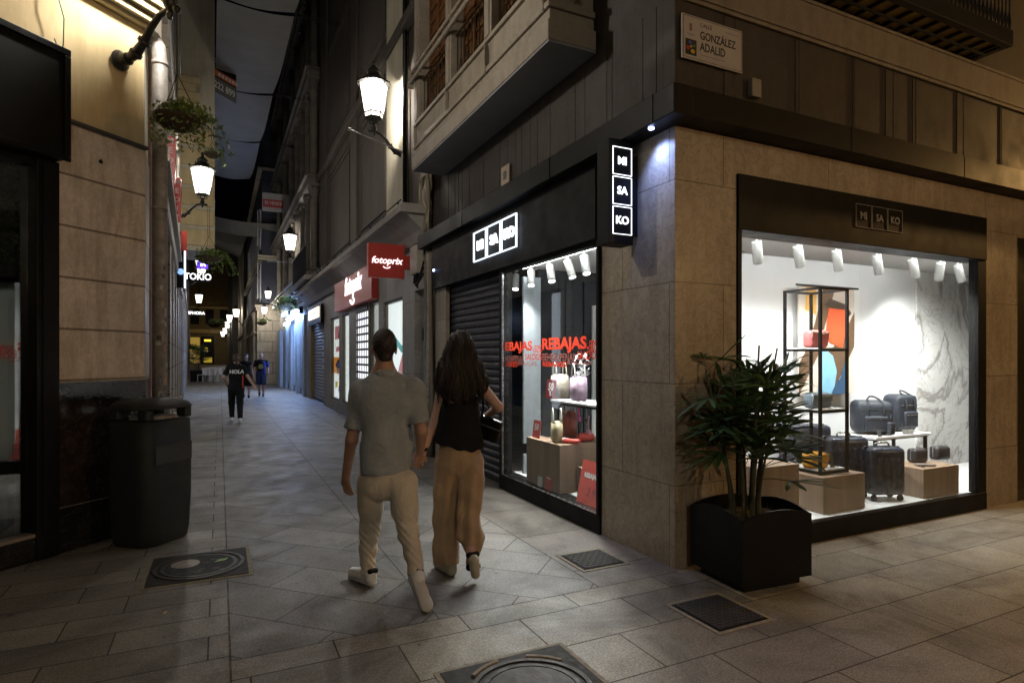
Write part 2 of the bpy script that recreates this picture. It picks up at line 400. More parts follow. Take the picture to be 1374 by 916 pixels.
m = MB(); m.tube([(BX-.03, 4.62, 5.72), (BX-.03, 8.86, 5.72)], .028, 10); m.tube([(BX-.02, 4.62, 5.86), (BX-.02, 8.86, 5.86)], .02, 10); m.box(BX-.05, BX+.03, 8.79, 8.83, 5.64, 5.9, .006)
m.build('handrail', M_cornice, bayo)
M_bars = plain('dark_bronze_rail', (.06, .04, .02), .4, .6)
m = MB()
for a, b in ((4.84, 5.95), (6.15, 7.22), (7.42, 8.60)):
    n = 9
    for i in range(n):
        yy = a+(b-a)*(i+.5)/n; m.tube([(BX+.11, yy, 5.1), (BX+.11, yy, 5.7)], .008, 6)
        if i % 2: m.tube([(BX+.11, yy+.045*math.sin(t*PI/6), 5.24+.11*math.cos(t*PI/6)-.0) for t in range(13)], .006, 5)
    m.box(BX+.10, BX+.12, a, b, 5.13, 5.15); m.box(BX+.10, BX+.12, a, b, 5.69, 5.71)
m.build('iron_rail', M_bars, bayo)
M_shut = plain('stained_shutter', (.11, .045, .014), .45, 0, .3, 8)
m = MB()
for a, b in ((4.84, 5.95), (6.15, 7.22), (7.42, 8.60)):
    m.box(BX+.24, BX+.27, a, b, 5.1, 9)
    for i in range(4): yy = a+(b-a)*i/3.0; m.box(BX+.205, BX+.239, yy-.03, yy+.03, 5.1, 9)
    for k in range(20): m.box(BX+.215, BX+.239, a+.04, b-.04, 5.2+k*.19, 5.24+k*.19)
m.build('bay_shutter', M_shut, bayo)
# carved plant ornament on the end of the bay
m = MB()
for i in range(26):
    a = rr.uniform(0, 6.28); c0 = Vector((2.86+rr.uniform(-.16, .16), 4.637, 4.85+rr.uniform(-.03, .38)))
    d = Vector((math.cos(a), 0, math.sin(a)))*rr.uniform(.04, .08); q = Vector((-d.z, 0, d.x))*.3
    m.raw([c0-d, c0+q+Vector((0, -.02, 0)), c0+d, c0-q+Vector((0, -.02, 0))], [(0, 1, 2), (0, 2, 3)])
m.build('carved_leaf', plain('carved_leaf_stone', (.16, .15, .09), .7), bayo)
# --- balcony over the front
bal = MB()
bal.box(4.58, 7.10, 3.21, 3.28, 4.70, 4.86, .006); bal.box(4.58, 4.66, 3.281, 3.588, 4.705, 4.85); bal.box(7.03, 7.10, 3.281, 3.588, 4.705, 4.85)
bal.box(4.67, 7.02, 3.42, 3.44, 4.685, 4.703)
for i in range(12): xx = 4.80+i*.196; bal.box(xx, xx+.022, 3.281, 3.586, 4.704, 4.735)
balo = bal.build('balcony', M_iron, A)
m = MB(); m.box(4.665, 7.025, 3.285, 3.586, 4.745, 4.76); m.build('balcony_floor', plain('ochre_tiles', (.42, .29, .08), .5), balo)
m = MB()
m.box(4.60, 7.08, 3.225, 3.245, 5.72, 5.76); m.box(4.60, 7.08, 3.228, 3.242, 5.22, 5.235)
for i in range(38):
    xx = 4.62+i*.0665; m.tube([(xx, 3.235, 4.86), (xx, 3.235, 5.72)], .006, 5)
    for sg in (-1, 1): m.tube([(xx+sg*(.008+.016*math.sin(t*PI/3)), 3.235, 4.88+t*.055) for t in range(7)], .005, 4)
m.build('balustrade', M_iron, balo)

# --- street side shop front (sign fascia, window, roller shutter)
m = MB(); m.box(3.05, 3.30, 4.569, 9.22, 2.685, 3.376, .004); fascia = m.build('fascia', M_panel, A)
m = MB(); m.box(3.10, 3.30, 4.569, 6.76, 0, .176, .004); m.box(3.085, 3.13, 4.569, 4.603, .177, 2.684); m.box(3.12, 3.24, 6.68, 6.80, .177, 2.684)
m.box(3.10, 3.2, 4.604, 6.679, 2.645, 2.6835)
wf = m.build('window_frame', M_panel, A)
M_chrome = plain('brushed_steel', (.55, .56, .57), .25, 1.0, .1)
m = MB(); m.box(3.10, 3.118, 6.655, 6.679, .178, 2.643); m.box(3.10, 3.115, 4.605, 6.65, .178, .190); m.build('steel_bead', M_chrome, wf)
m = MB(); m.box(3.138, 3.146, 4.604, 6.67, .19, 2.645); m.build('window_glass', M_glass, A)
m = MB(); z = .02
while z < 2.66:
    m.prism([(3.215, z), (3.196, z+.028), (3.196, z+.065), (3.215, z+.092)], 6.82, 8.74, Matrix(((1, 0, 0, 0), (0, 0, 1, 0), (0, 1, 0, 0), (0, 0, 0, 1)))); z += .095
m.box(3.216, 3.26, 6.80, 8.76, 0, 2.684)
m.build('roller_shutter', plain('navy_grey_shutter', (.021, .021, .027), .45, .3, .2, 5), A)
m = MB(); m.box(3.18, 3.235, 6.801, 6.819, 0, 2.684); m.box(3.18, 3.235, 8.741, 8.759, 0, 2.684); m.each('shutter_guide', M_black, A)
# lit fascia logo: three outlined squares MI SA KO
def frame_sq(mb, M, w_, h_, t, dep=.02):
    mb.box(-w_/2, w_/2, h_/2-t, h_/2, 0, dep, 0, M); mb.box(-w_/2, w_/2, -h_/2, -h_/2+t, 0, dep, 0, M)
    mb.box(-w_/2, -w_/2+t, -h_/2+t, h_/2-t, 0, dep, 0, M); mb.box(w_/2-t, w_/2, -h_/2+t, h_/2-t, 0, dep, 0, M)
for i, sx_ in enumerate(('MI', 'SA', 'KO')):
    yc = 7.385-.215-i*.432
    m = MB(); frame_sq(m, face_w((3.028, yc, 3.05)), .410, .385, .012, .022); m.build('logo_frame', glow('logo_glow', (.75, .85, 1), 1.5), fascia)
    text(sx_, .165, face_w((3.02, yc, 3.05)), glow('logo_glow_letter', (.95, .97, 1), 1.7), fascia, bold=.005, ext=.012, sx=1.15)
m = MB(); m.lathe([(.0, 0), (.016, .0), (.016, .01), (.02, .012)], 12, T(3.045, 9.1, 2.98) @ Ry(-PI/2)); m.build('indicator_lamp', glow('blue_lamp', (.35, .45, 1), 18), fascia)
# small downlight tucked under the canopy at the corner
m = MB(); m.lathe([(.0, 0), (.022, 0), (.022, .012), (.018, .014)], 14, T(2.985, 3.70, 3.3655)); m.build('canopy_downlight', glow('cool_downlight', (.4, .5, 1), 12), A)
ld = bpy.data.lights.new('canopy_downlight_lamp', 'SPOT'); ld.energy = 30; ld.color = (.25, .38, 1); ld.spot_size = R(110); ld.spot_blend = .8; ld.shadow_soft_size = .03
lo = link(bpy.data.objects.new('canopy_downlight_lamp', ld)); lo.parent = A; lo.location = (2.985-3.12, 3.75-3.59, 3.35); lo.rotation_euler = (R(-6), R(-14), 0)

# --- front shop window
m = MB(); m.box(3.757, 7.353, 3.562, 3.80, 2.645, 3.093, .004); pnl = m.build('window_panel', M_panel, A)
m = MB(); m.box(3.757, 7.353, 3.562, 3.80, 0, .176, .004); m.box(3.757, 3.798, 3.570, 3.64, .177, 2.6445); m.box(7.20, 7.353, 3.570, 3.66, .177, 2.6445); m.build('window_frame', M_panel, A)
m = MB(); m.box(3.799, 7.199, 3.600, 3.608, .177, 2.644); m.build('window_glass', M_glass, A)
for i, sx_ in enumerate(('MI', 'SA', 'KO')):
    xc = 5.20+.112+i*.232
    m = MB(); frame_sq(m, face_s((xc, 3.561, 2.905)), .222, .212, .004, .003); m.build('logo_outline', M_letter_dim, pnl)
    text(sx_, .095, face_s((xc, 3.560, 2.905)), M_letter_dim, pnl, bold=.001, ext=.002)
# door beyond the stone on the right
m = MB(); m.box(8.012, 9.598, 3.62, 3.64, 0, 2.945); m.box(8.6, 8.64, 3.60, 3.619, .05, 2.9); m.box(8.02, 8.08, 3.6, 3.619, .13, 2.9); m.box(8.02, 9.59, 3.60, 3.619, .0, .12); m.build('side_door', plain('dark_green_door', (.02, .018, .008), .4), A)
# --- interior shells of the two displays
m = MB()
m.box(3.80, 10.19, 3.63, 4.69, .150, .178); m.build('display_floor', M_white, A)
m = MB(); m.box(3.80, 9.3, 4.70, 4.745, .0, 2.80); m.box(3.757, 3.797, 3.66, 4.70, 0, 2.8); m.box(10.2, 10.25, 3.63, 4.70, 0, 2.8); m.box(9.3, 10.3, 4.70, 4.745, 0, 2.8); m.build('display_wall', M_wall_in, A)
m = MB(); m.box(3.757, 10.2, 3.81, 4.70, 2.72, 2.76); m.box(3.757, 10.2, 3.801, 3.812, 2.645, 2.719); m.build('display_ceiling', M_wall_in, A)
m = MB(); m.box(8.03, 10.19, 4.672, 4.699, .179, 2.719); m.build('marble_panel', M_marble, A)
m = MB(); m.box(3.31, 5.0, 4.75, 6.79, .150, .178); m.build('display_floor', M_white, A)
m = MB(); m.box(3.31, 5.0, 4.751, 4.79, .179, 2.719); m.box(4.96, 5.0, 4.79, 6.79, .179, 2.719); m.box(3.24, 3.30, 4.604, 4.79, .177, 2.66); m.build('display_wall', M_wall_in, A)
m = MB(); m.box(3.15, 5.0, 4.62, 6.79, 2.72, 2.76); m.build('display_ceiling', M_wall_in, A)
m = MB(); m.box(3.82, 7.6, 3.815, 3.845, 2.690, 2.7185); m.build('fill_strip', glow('fill_strip_glow', (1, .98, .97), 38), A)  # unseen glowing strip added to brighten the luggage display's ceiling and spotlights
m = MB(); m.box(3.315, 3.345, 4.80, 6.60, 2.690, 2.7185); m.build('fill_strip', glow('fill_strip_glow', (1, .98, .97), 38), A)  # second added strip, brightens the street side display
M_dkglass = plain('smoked_glass', (.016, .018, .022), .12, 0, .2, 3, 0)
m = MB(); m.box(3.66, 5.0, 6.72, 6.76, .179, 2.60); m.box(3.62, 5.0, 6.70, 6.73, 2.60, 2.7195)
back = m.build('dark_partition', M_dkglass, A)
m = MB()
for xx in (3.66, 3.92, 4.02, 4.3, 4.62): m.box(xx, xx+.014, 6.70, 6.7195, .18, 2.6)
m.box(3.66, 4.95, 6.70, 6.7195, 1.62, 1.635); m.each('partition_mullion', M_black, back)
m = MB(); m.box(4.42, 4.46, 6.66, 6.6995, .18, 2.25); m.box(4.42, 4.9, 6.66, 6.6995, 2.25, 2.29); m.build('inner_door_frame', M_white, back)
m = MB(); m.box(3.36, 3.60, 6.60, 6.64, .55, 2.60); m.box(3.36, 3.60, 6.60, 6.64, .179, .42); m.build('pale_partition', plain('pale_blue_grey', (.42, .47, .52), .5), A)
# small number plate and cable on the brown wall
m = MB(); p0 = PX(681, 236, AX); m.box(3.085, 3.107, p0.y-.11, p0.y+.11, p0.z-.12, p0.z+.12, .006); hp = m.build('wall_plaque', plain('aged_tile', (.34, .27, .19), .5), A)
m = MB(); m.box(3.080, 3.0845, p0.y-.04, p0.y+.04, p0.z-.05, p0.z+.05); m.build('plaque_number', plain('faded_blue', (.07, .06, .09), .5), hp)

# red sale lettering on the street window
G = thing('window_lettering', 'red sale lettering stuck on the street side shop window glass', 'window sign', (3.13, 5.6, 1.6))
def vinyl(name, c):
    s = N(name); d = s.n('ShaderNodeBsdfDiffuse'); t_ = s.n('ShaderNodeBsdfTranslucent'); mx = s.n('ShaderNodeMixShader'); mx.inputs[0].default_value = .55
    d.inputs[0].default_value = (*c, 1); t_.inputs[0].default_value = (*c, 1); s.L(d.outputs[0], mx.inputs[1]); s.L(t_.outputs[0], mx.inputs[2]); s.L(mx.outputs[0], s.o.inputs[0]); s.t.nodes.remove(s.b); return s.m
V_red = vinyl('red_vinyl', (.62, .055, .03)); V_dim = vinyl('dull_red_vinyl', (.42, .14, .12))
def glass_text(st, u0, u1, v0, v1, mat, bold, nm='lettering'):
    a = PX(u0, (v0+v1)/2, 3.134); b = PX(u1, (v0+v1)/2, 3.134); um = (u0+u1)/2
    hi = PX(um, v0, 3.134).z; lo_ = PX(um, v1, 3.134).z
    hgt = hi-lo_; wdt = a.y-b.y
    o = text(st, 1.0, Matrix(), mat, None, bold=bold, ext=0)
    xs = [v.co.x for v in o.data.vertices]; ys = [v.co.y for v in o.data.vertices]
    wx = max(xs)-min(xs); wy = max(ys)-min(ys); cx = (max(xs)+min(xs))/2; cyy = (max(ys)+min(ys))/2
    M = face_w((3.134, (a.y+b.y)/2, (hi+lo_)/2)) @ Matrix.Diagonal((wdt/wx, hgt/wy, 1, 1)) @ T(-cx, -cyy, 0)
    o.data.transform(RM[G.name].inverted() @ M); o.parent = G; o.name = nm
glass_text('REBAJAS', 727.5, 787, 452, 473.5, V_red, .035)
glass_text('-50%', 788, 803.5, 456, 472, V_red, .02)
glass_text('EBAJAS', 678, 714, 458, 474, V_red, .035)
glass_text('-50%', 715, 727, 463, 473, V_red, .01)
glass_text('SALDOS', 774.5, 803.5, 471, 482, V_red, .012)
glass_text('BEHERAPENAK', 728, 773.5, 474, 484, V_dim, -.008)
glass_text('SALDOS', 704.5, 727, 474.5, 483, V_red, .01)
glass_text('HERAPENAK', 678, 703, 477, 485, V_dim, -.008)
glass_text('REBAIXES', 728, 760, 485, 492, V_red, .03)
glass_text('REBAJAS', 761.5, 793, 484, 491, V_dim, -.005)
glass_text('AIXES', 678.5, 694, 485, 492, V_red, .02)
glass_text('REBAJAS', 695, 720, 485, 492, V_dim, -.005)

# illuminated blade sign MI SA KO
B = thing('blade_sign', 'tall black illuminated box sign with three white framed letter squares', 'shop sign', (3.12, 4.05, 2.53))
m = MB(); m.box(2.805, 3.045, 4.0, 4.17, 2.53, 3.374, .004); m.box(3.046, 3.118, 4.04, 4.13, 2.62, 3.28); m.build('sign_box', M_panel, B)
for i, st in enumerate(('MI', 'SA', 'KO')):
    zc = 3.198-i*.240
    m = MB(); frame_sq(m, face_s((2.932, 3.9995, zc)), .188, .226, .0055, .006); m.build('letter_frame', glow('lit_outline', (.95, .97, 1), 1.6), B)
    text(st, .088, face_s((2.932, 3.996, zc)), glow('lit_letters_soft', (.95, .97, 1), 1.8), B, bold=.002, ext=.003)
    ml = MB(); frame_sq(ml, frame((2.932, 4.1705, zc), (-1, 0, 0), (0, 0, 1)), .188, .226, .0055, .006); ml.build('letter_frame', glow('lit_outline', (.95, .97, 1), 1.6), B)
    text(st, .088, frame((2.932, 4.174, zc), (-1, 0, 0), (0, 0, 1)), glow('lit_letters_soft', (.95, .97, 1), 1.8), B, bold=.002, ext=.003)

# street name plate
S = thing('street_name_plate', 'white street name plate with emblem and picture on the brown corner wall', 'street sign', (3.47, 3.56, 4.06))
m = MB(); m.box(3.158, 3.782, 3.550, 3.566, 3.892, 4.232, .004); pl = m.build('plate', plain('enamel_white', (.36, .33, .30), .35, 0, .06), S)
m = MB(); Mf = face_s((3.47, 3.5495, 4.062)); frame_sq(m, Mf, .60, .318, .003, .001); m.build('border_line', plain('enamel_black', (.02, .02, .02), .4), S)
M_ink = plain('enamel_black', (.02, .02, .02), .4)
text('CALLE', .044, face_s((3.335, 3.549, 4.175)), M_ink, S, ax='LEFT', bold=-.0005, ext=.0006)
text('GONZÁLEZ', .088, face_s((3.335, 3.549, 4.095)), M_ink, S, ax='LEFT', ext=.0006, sx=.80, bold=.0012)
text('ADALID', .092, face_s((3.335, 3.549, 4.008)), M_ink, S, ax='LEFT', ext=.0006, sx=.80, bold=.0012)
m = MB(); m.box(3.335, 3.60, 3.5485, 3.5497, 3.945, 3.949); m.box(3.60, 3.74, 3.5485, 3.5497, 4.177, 4.181); m.box(3.205, 3.285, 3.5485, 3.5497, 4.085, 4.088); m.box(3.215, 3.275, 3.5485, 3.5497, 4.073, 4.076); m.build('small_print', plain('print_grey', (.2, .18, .17), .6), S)
m = MB(); m.box(3.19, 3.30, 3.5482, 3.5497, 3.925, 4.045); m.build('picture_panel', M_ink, S)
cols = [((.35, .03, .03), (3.215, 3.975, .02)), ((.5, .33, .02), (3.262, 3.955, .022)), ((.04, .08, .3), (3.235, 4.02, .018)), ((.06, .16, .05), (3.275, 4.0, .014)), ((.4, .3, .05), (3.245, 3.99, .013))]
for i, (c, (x, z, r)) in enumerate(cols):
    m = MB(); m.prism([(math.cos(a*PI/3+i)*r, math.sin(a*PI/3+i)*r*.8) for a in range(6)], 0, .0012, face_s((x, 3.5481, z))); m.build('colour_patch', plain('patch_%d' % i, c, .5), S)
m = MB(); m.box(-.012, .012, -.03, .01, 0, .001, 0, face_s((3.243, 3.5486, 4.14))); m.prism([(-.016, .012), (.016, .012), (.012, .03), (0, .022), (-.012, .03)], 0, .001, face_s((3.243, 3.5486, 4.14))); m.build('city_crest', plain('crest_rust', (.22, .1, .08), .5), S)
e = MB(); e.box(3.86, 3.965, 3.52, 3.572, 3.72, 3.87, .008); jb = e.build('junction_box', plain('ivory_plastic', (.2, .18, .14), .5)); tag(jb, 'small ivory junction box on the wall below the street name plate', 'junction box')

# ------------------------------------------------------------------ display furniture and goods
def spotlight(loc, tilt, aim, label, grp, energy=SPOT, lit=False, cone=120):
    t = thing('spotlight', label, 'spotlight', loc, 0, grp)
    m = MB(); m.lathe([(0, -.012), (.035, -.012), (.035, 0), (0, 0)], 14); m.tube([(0, 0, -.01), (0, 0, -.07)], .007, 8); m.build('mount', M_white, t, local=True)
    M = T(0, 0, -.07) @ Rz(aim) @ Ry(tilt)
    m = MB(); m.lathe([(.0, .02), (.042, .02), (.045, .015), (.045, -.185), (.040, -.19), (.038, -.17), (0, -.165)], 20, M); m.build('lamp_body', plain('lamp_body_white', (.42, .42, .41), .5), t, smooth=False, local=True)
    m = MB(); m.lathe([(0, -.166), (.034, -.166), (.034, -.172), (0, -.172)], 16, M); m.build('lens', glow('spot_lens', (1, .98, .95), 30), t, local=True)
    l = bpy.data.lights.new('spot_lamp', 'SPOT'); l.energy = energy; l.color = (1, .97, .94); l.spot_size = R(cone); l.spot_blend = 1.0; l.shadow_soft_size = .035
    lo = link(bpy.data.objects.new('spot_lamp', l)); lo.parent = t
    lo.matrix_local = M @ T(0, 0, -.2)
    return t
ordn = ['first', 'second', 'third', 'fourth', 'fifth', 'sixth', 'seventh']
for i, u in enumerate((1015, 1070, 1122, 1176, 1224, 1262, 1285)):
    p0 = PY(u, 330, 3.97)
    spotlight((p0.x, 3.97, 2.72), R(24) if i != 5 else R(30), [PI+.5, PI+.3, PI+.3, PI+.2, PI+.1, -2.2, PI-.1][i] if i != 5 else R(-140),
              '%s white cylinder spotlight from the left above the luggage window' % ordn[i], 'spotlights above the luggage window')
for i, u in enumerate((692, 713, 738, 762, 784)):
    p0 = PX(u, 352, 3.42)
    spotlight((3.42, p0.y, 2.72), R(20), R([60, 60, 80, 110, 80][i]), '%s white cylinder spotlight from the left in the street side window' % ordn[i], 'spotlights in the street side window', SPOT*1.1)

def plinth(x0, x1, y0, y1, z1, label):
    t = MB().box(x0, x1, y0, y1, .18, z1, .003).build('display_plinth', M_wood)
    tag(t, label, 'plinth', 'oak veneer display plinths')
plinth(4.12, 4.63, 3.70, 4.22, .668, 'tall oak plinth behind the potted palm at the left of the luggage window')
plinth(4.95, 5.54, 3.70, 4.28, .512, 'oak plinth under the black display tower')
plinth(6.40, 7.02, 3.66, 4.06, .478, 'low oak plinth carrying two small dark cases at the right')
plinth(3.20, 3.40, 5.45, 6.21, .69, 'oak plinth with the beige tote bag in the street side window')
plinth(3.41, 3.95, 5.50, 6.1, .685, 'oak plinth behind the tote bag plinth holding the red shoes')
plinth(3.36, 3.95, 4.84, 5.36, .47, 'low oak plinth behind the red sale board')

# display tower
t = thing('display_tower', 'tall black metal shelf tower with pink, blue and yellow handbags', 'display shelf', (5.23, 4.0, .514))
m = MB(); x0, x1, y0, y1 = 5.04, 5.42, 3.80, 4.19
for x in (x0, x1):
    for y in (y0, y1): m.box(x-.012, x+.012, y-.012, y+.012, .514, 2.27)
for z in (.53, 1.10, 1.68, 2.258):
    for y in (y0, y1): m.box(x0+.013, x1-.013, y-.011, y+.011, z-.011, z+.011)
    for x in (x0, x1): m.box(x-.011, x+.011, y0+.013, y1-.013, z-.011, z+.011)
m.build('frame', M_black, t)
for z in (.535, 1.105, 1.685): MB().box(x0+.014, x1-.014, y0+.014, y1-.014, z+.007, z+.017).build('shelf', M_white, t)

def rbox(w_, d_, h_, r, M=None, seg=4):
    m = MB(); m.box(-w_/2, w_/2, -d_/2, d_/2, 0, h_, r, M, seg); return m
def leather(name, c, rough=.45): return plain(name, c, rough, 0, .15, 20, .25, 140)
def handbag(loc, rz, w_, d_, h_, mat, label, strap=True, fold=True, group=None):
    t = thing('handbag', label, 'handbag', loc, rz, group)
    m = rbox(w_, d_, h_, min(d_, h_)*.28); m.build('bag_body', mat, t, True, True)
    if fold: m = MB(); m.box(-w_*.46, w_*.46, -d_/2-.006, -d_/2+.01, h_*.45, h_*.93, .008, None, 2); m.build('flap', mat, t, True, True)
    if strap:
        pts = [(-w_*.42+w_*.84*i/12, -d_/2-.014-.01*math.sin(i), h_*.86-.10*h_*4*(i/12)*(1-i/12)) for i in range(13)]
        m = MB(); m.tube(pts, .006, 6)
        for p in pts[::2]: m.box(p[0]-.006, p[0]+.006, p[1]-.007, p[1]+.007, p[2]-.006, p[2]+.006)
        m.build('chain_strap', plain('gilt_chain', (.5, .42, .28), .3, .8), t, local=True)
    return t
handbag((5.20, 3.97, 1.703), R(-10), .22, .12, .17, leather('pink_leather', (.62, .16, .16)), 'small pink handbag with chain on the top shelf of the tower')
handbag((5.20, 3.95, 1.123), R(-10), .25, .13, .15, leather('bluegrey_leather', (.20, .25, .31)), 'small blue grey handbag on the middle shelf of the tower')
handbag((5.15, 3.94, .553), R(-8), .23, .13, .15, leather('yellow_leather', (.75, .36, .03)), 'small yellow handbag at the foot of the tower')
m = MB(); m.box(-.028, .028, -.003, .003, 0, .15, 0, T(5.27, 3.84, .56) @ Rx(R(-12))); o = m.build('price_card', plain('charcoal_card', (.08, .08, .08), .5)); tag(o, 'dark price card leaning beside the yellow handbag', 'price card')

# suitcases
M_case = plain('navy_polycarbonate', (.024, .03, .046), .28, 0, .1, 5, .1, 240)
def suitcase(loc, rz, w_, d_, h_, label, handle=0.04):
    t = thing('suitcase', label, 'suitcase', loc, rz, 'navy hard shell suitcases')
    m = MB(); m.box(-w_/2, w_/2, -d_/2, d_/2, .055, h_, .05, None, 5); sh = m.build('shell', M_case, t, True, True)
    m = MB()
    for k in range(4):
        xx = -w_*.28+k*w_*.187; m.box(xx-.022, xx+.022, -d_/2-.006, -d_/2+.012, .13, h_-.10, .006, None, 2); m.box(xx-.022, xx+.022, d_/2-.012, d_/2+.006, .13, h_-.10, .006, None, 2)
    m.build('rib', M_case, sh, True, True)
    m = MB(); m.box(-w_/2-.002, w_/2+.002, -.006, .006, .07, h_+.002, .002); m.build('zip', M_black, t, local=True)
    m = MB(); m.tube([(-.07, 0, h_), (-.07, 0, h_+handle*.7), (-.05, 0, h_+handle), (.05, 0, h_+handle), (.07, 0, h_+handle*.7), (.07, 0, h_)], .010, 8); m.build('handle', M_chrome, t, True, True)
    for x in (-w_*.38, w_*.38):
        for y in (-d_*.33, d_*.33):
            m = MB(); m.tube([(x-.018, y, .026), (x+.018, y, .026)], .026, 14); m.box(x-.012, x+.012, y-.014, y+.014, .03, .062); m.build('wheel', M_black, t, local=True)
    return t
suitcase((6.03, 3.85, .18), R(-22), .36, .23, .53, 'smallest navy cabin suitcase at the front of the window floor')
suitcase((5.83, 4.13, .18), R(-20), .42, .26, .61, 'middle navy suitcase between the tower plinth and the small suitcase')
suitcase((5.72, 4.50, .18), R(-12), .48, .28, .70, 'largest navy suitcase standing furthest back under the poster')

# white table
t = thing('display_table', 'white topped table with black legs carrying two navy travel bags', 'table', (6.83, 4.32, .18))
MB().box(6.32, 7.32, 4.10, 4.54, .722, .75, .003).build('tabletop', M_white, t)
for x in (6.37, 7.27):
    for y in (4.14, 4.50): MB().box(x-.015, x+.015, y-.015, y+.015, .18, .708).build('leg', M_black, t)
MB().box(6.345, 7.295, 4.12, 4.52, .708, .7215).build('apron', M_black, t)
M_nylon = plain('navy_nylon', (.022, .027, .038), .55, 0, .15, 18, .35, 60)
def soft_bag(loc, rz, w_, d_, h_, label, name='travel_bag', backpack=False):
    t = thing(name, label, 'travel bag', loc, rz, 'navy travel bags')
    bm_ = MB(); bm_.box(-w_/2, w_/2, -d_/2, d_/2, 0, h_, min(d_, h_)*.3, None, 6); o = bm_.build('bag_body', M_nylon, t, True, True)
    for v in o.data.vertices:
        n_ = mnoise.noise(v.co*9+Vector((w_*9, 0, 0))); v.co += Vector((0, -.5, .6))*n_*.025
    m = MB(); m.box(-w_*.3, w_*.3, -d_/2-.035, -d_/2+.02, h_*.12, h_*.55, .02, None, 3); m.build('front_pocket', M_nylon, t, True, True)
    for s_ in (-1, 1):
        xx = s_*w_*.2
        m = MB(); m.tube([(xx, -d_/2-.012, .05), (xx, -d_/2-.012, h_*.8), (xx*.9, -d_/2.6, h_*.97), (xx*.75, -d_/5, h_+.012), (xx*.35, -.02, h_+.035), (0, 0, h_+.04)], .011, 6); m.build('strap', plain('dark_webbing', (.02, .022, .028), .7), t, True, True)
    m = MB(); m.box(-w_*.4, w_*.4, -d_/2-.004, -d_/2+.01, h_*.70, h_*.72); m.box(-w_*.25, w_*.25, -d_/2-.04, -d_/2-.03, h_*.45, h_*.465); m.build('zip', M_chrome, t, local=True)
    return t
soft_bag((6.60, 4.34, .752), R(-35), .40, .26, .38, 'navy duffel bag on the left of the white topped table')
soft_bag((7.16, 4.36, .752), R(-5), .34, .24, .43, 'navy backpack style bag on the right of the white topped table', 'travel_bag', True)
m = MB(); m.box(-.045, .045, -.03, .03, 0, .14, .02, T(6.63, 4.135, .76), 3); m.tube([(6.60, 4.13, .89), (6.62, 4.12, .98), (6.66, 4.13, .90)], .006, 6); tag(m.build('pouch', M_nylon, None, True), 'small navy pouch hanging at the front edge of the white topped table', 'pouch')
for (u, vb, wd, lb) in ((1231, 624, .19, 'left small dark toiletry case on the low oak plinth'), (1261, 625, .20, 'right small dark toiletry case on the low oak plinth')):
    p0 = PY(u, vb, 3.93)
    t = thing('toiletry_case', lb, 'toiletry case', (p0.x, 3.93, .481), R(-10), 'toiletry cases on the low plinth')
    rbox(wd, .12, .15, .035).build('case_body', leather('espresso_leather', (.03, .025, .028)), t, True, True)
    m = MB(); m.box(-wd/2-.001, wd/2+.001, -.004, .004, .03, .152); m.tube([(-.03, 0, .15), (-.02, 0, .165), (.02, 0, .165), (.03, 0, .15)], .004, 6); m.build('zip', M_chrome, t, local=True)
m = MB(); m.box(-.09, .09, -.04, .04, 0, .018, .004, T(6.60, 3.76, .485) @ Rz(R(-30))); o = m.build('wallet', leather('taupe_leather', (.22, .18, .16))); tag(o, 'long taupe wallet lying at the front of the low oak plinth', 'wallet')
def stand_card(x, y, z, w_, h_, rz, mat, label):
    o = MB().box(-w_/2, w_/2, -.003, .003, 0, h_, 0, T(x, y, z) @ Rz(rz) @ Rx(R(-14))).build('price_card', mat); tag(o, label, 'price card')
M_ccard = plain('charcoal_card', (.08, .08, .08), .5)
stand_card(6.42, 4.12, .752, .05, .075, R(-10), M_pc if False else M_ccard, 'dark price card at the front left corner of the white topped table')
stand_card(6.92, 4.12, .752, .16, .055, R(-8), plain('steel_label', (.5, .5, .5), .3, .6), 'steel name block standing between the two navy travel bags')
stand_card(6.50, 3.72, .480, .05, .02, R(-8), M_ccard, 'small dark tag lying by the wallet on the low oak plinth')
# poster
t = thing('poster', 'hanging poster panel with orange red bag and sky blue shape behind the tower', 'poster', (6.22, 4.62, 1.19))
MB().box(5.75, 6.69, 4.60, 4.615, 1.19, 2.41).build('poster_board', plain('poster_cream', (.62, .54, .47), .6, 0, .05), t)
MB().box(5.70, 6.75, 4.585, 4.599, 2.40, 2.42).build('hanging_bar', M_black, t)
def blob(pts, mat, k, nm='printed_shape'):
    m = MB(); m.prism(pts, 0, .0015, face_s((5.75, 4.5995-k*.0018, 1.19))); m.build(nm, mat, t)
blob([(.0, 0), (.32, .45), (.42, .75), (.6, 1.2), (.4, 1.2), (.26, .8), (.12, .5), (0, .35)], plain('print_brown', (.12, .07, .04), .6), 0)
blob([(.55, 0), (.94, .55), (.94, .95), (.7, .62), (.5, .5), (.4, .32)], plain('print_brown', (.12, .07, .04), .6), 1)
blob([(.10, .95), (.28, .9), (.28, 1.2), (.12, 1.2)], plain('print_amber', (.65, .35, .08), .6), 2)
blob([(.42, .62), (.72, .52), (.82, .88), (.78, 1.02), (.5, 1.02), (.46, .85)], plain('print_vermilion', (.62, .09, .03), .6), 3)
blob([(.42, 1.02), (.5, 1.09), (.78, 1.03), (.88, .93), (.82, .88), (.76, .97), (.5, .98)], plain('print_umber', (.05, .03, .02), .6), 4)
blob([(.28, 0), (.56, 0), (.62, .26), (.55, .44), (.4, .52), (.3, .4), (.34, .2)], plain('print_sky', (.25, .52, .72), .6), 5)
blob([(.52, 0), (.78, 0), (.82, .3), (.76, .38), (.68, .18), (.6, .12)], plain('print_navy', (.03, .08, .16), .6), 6)
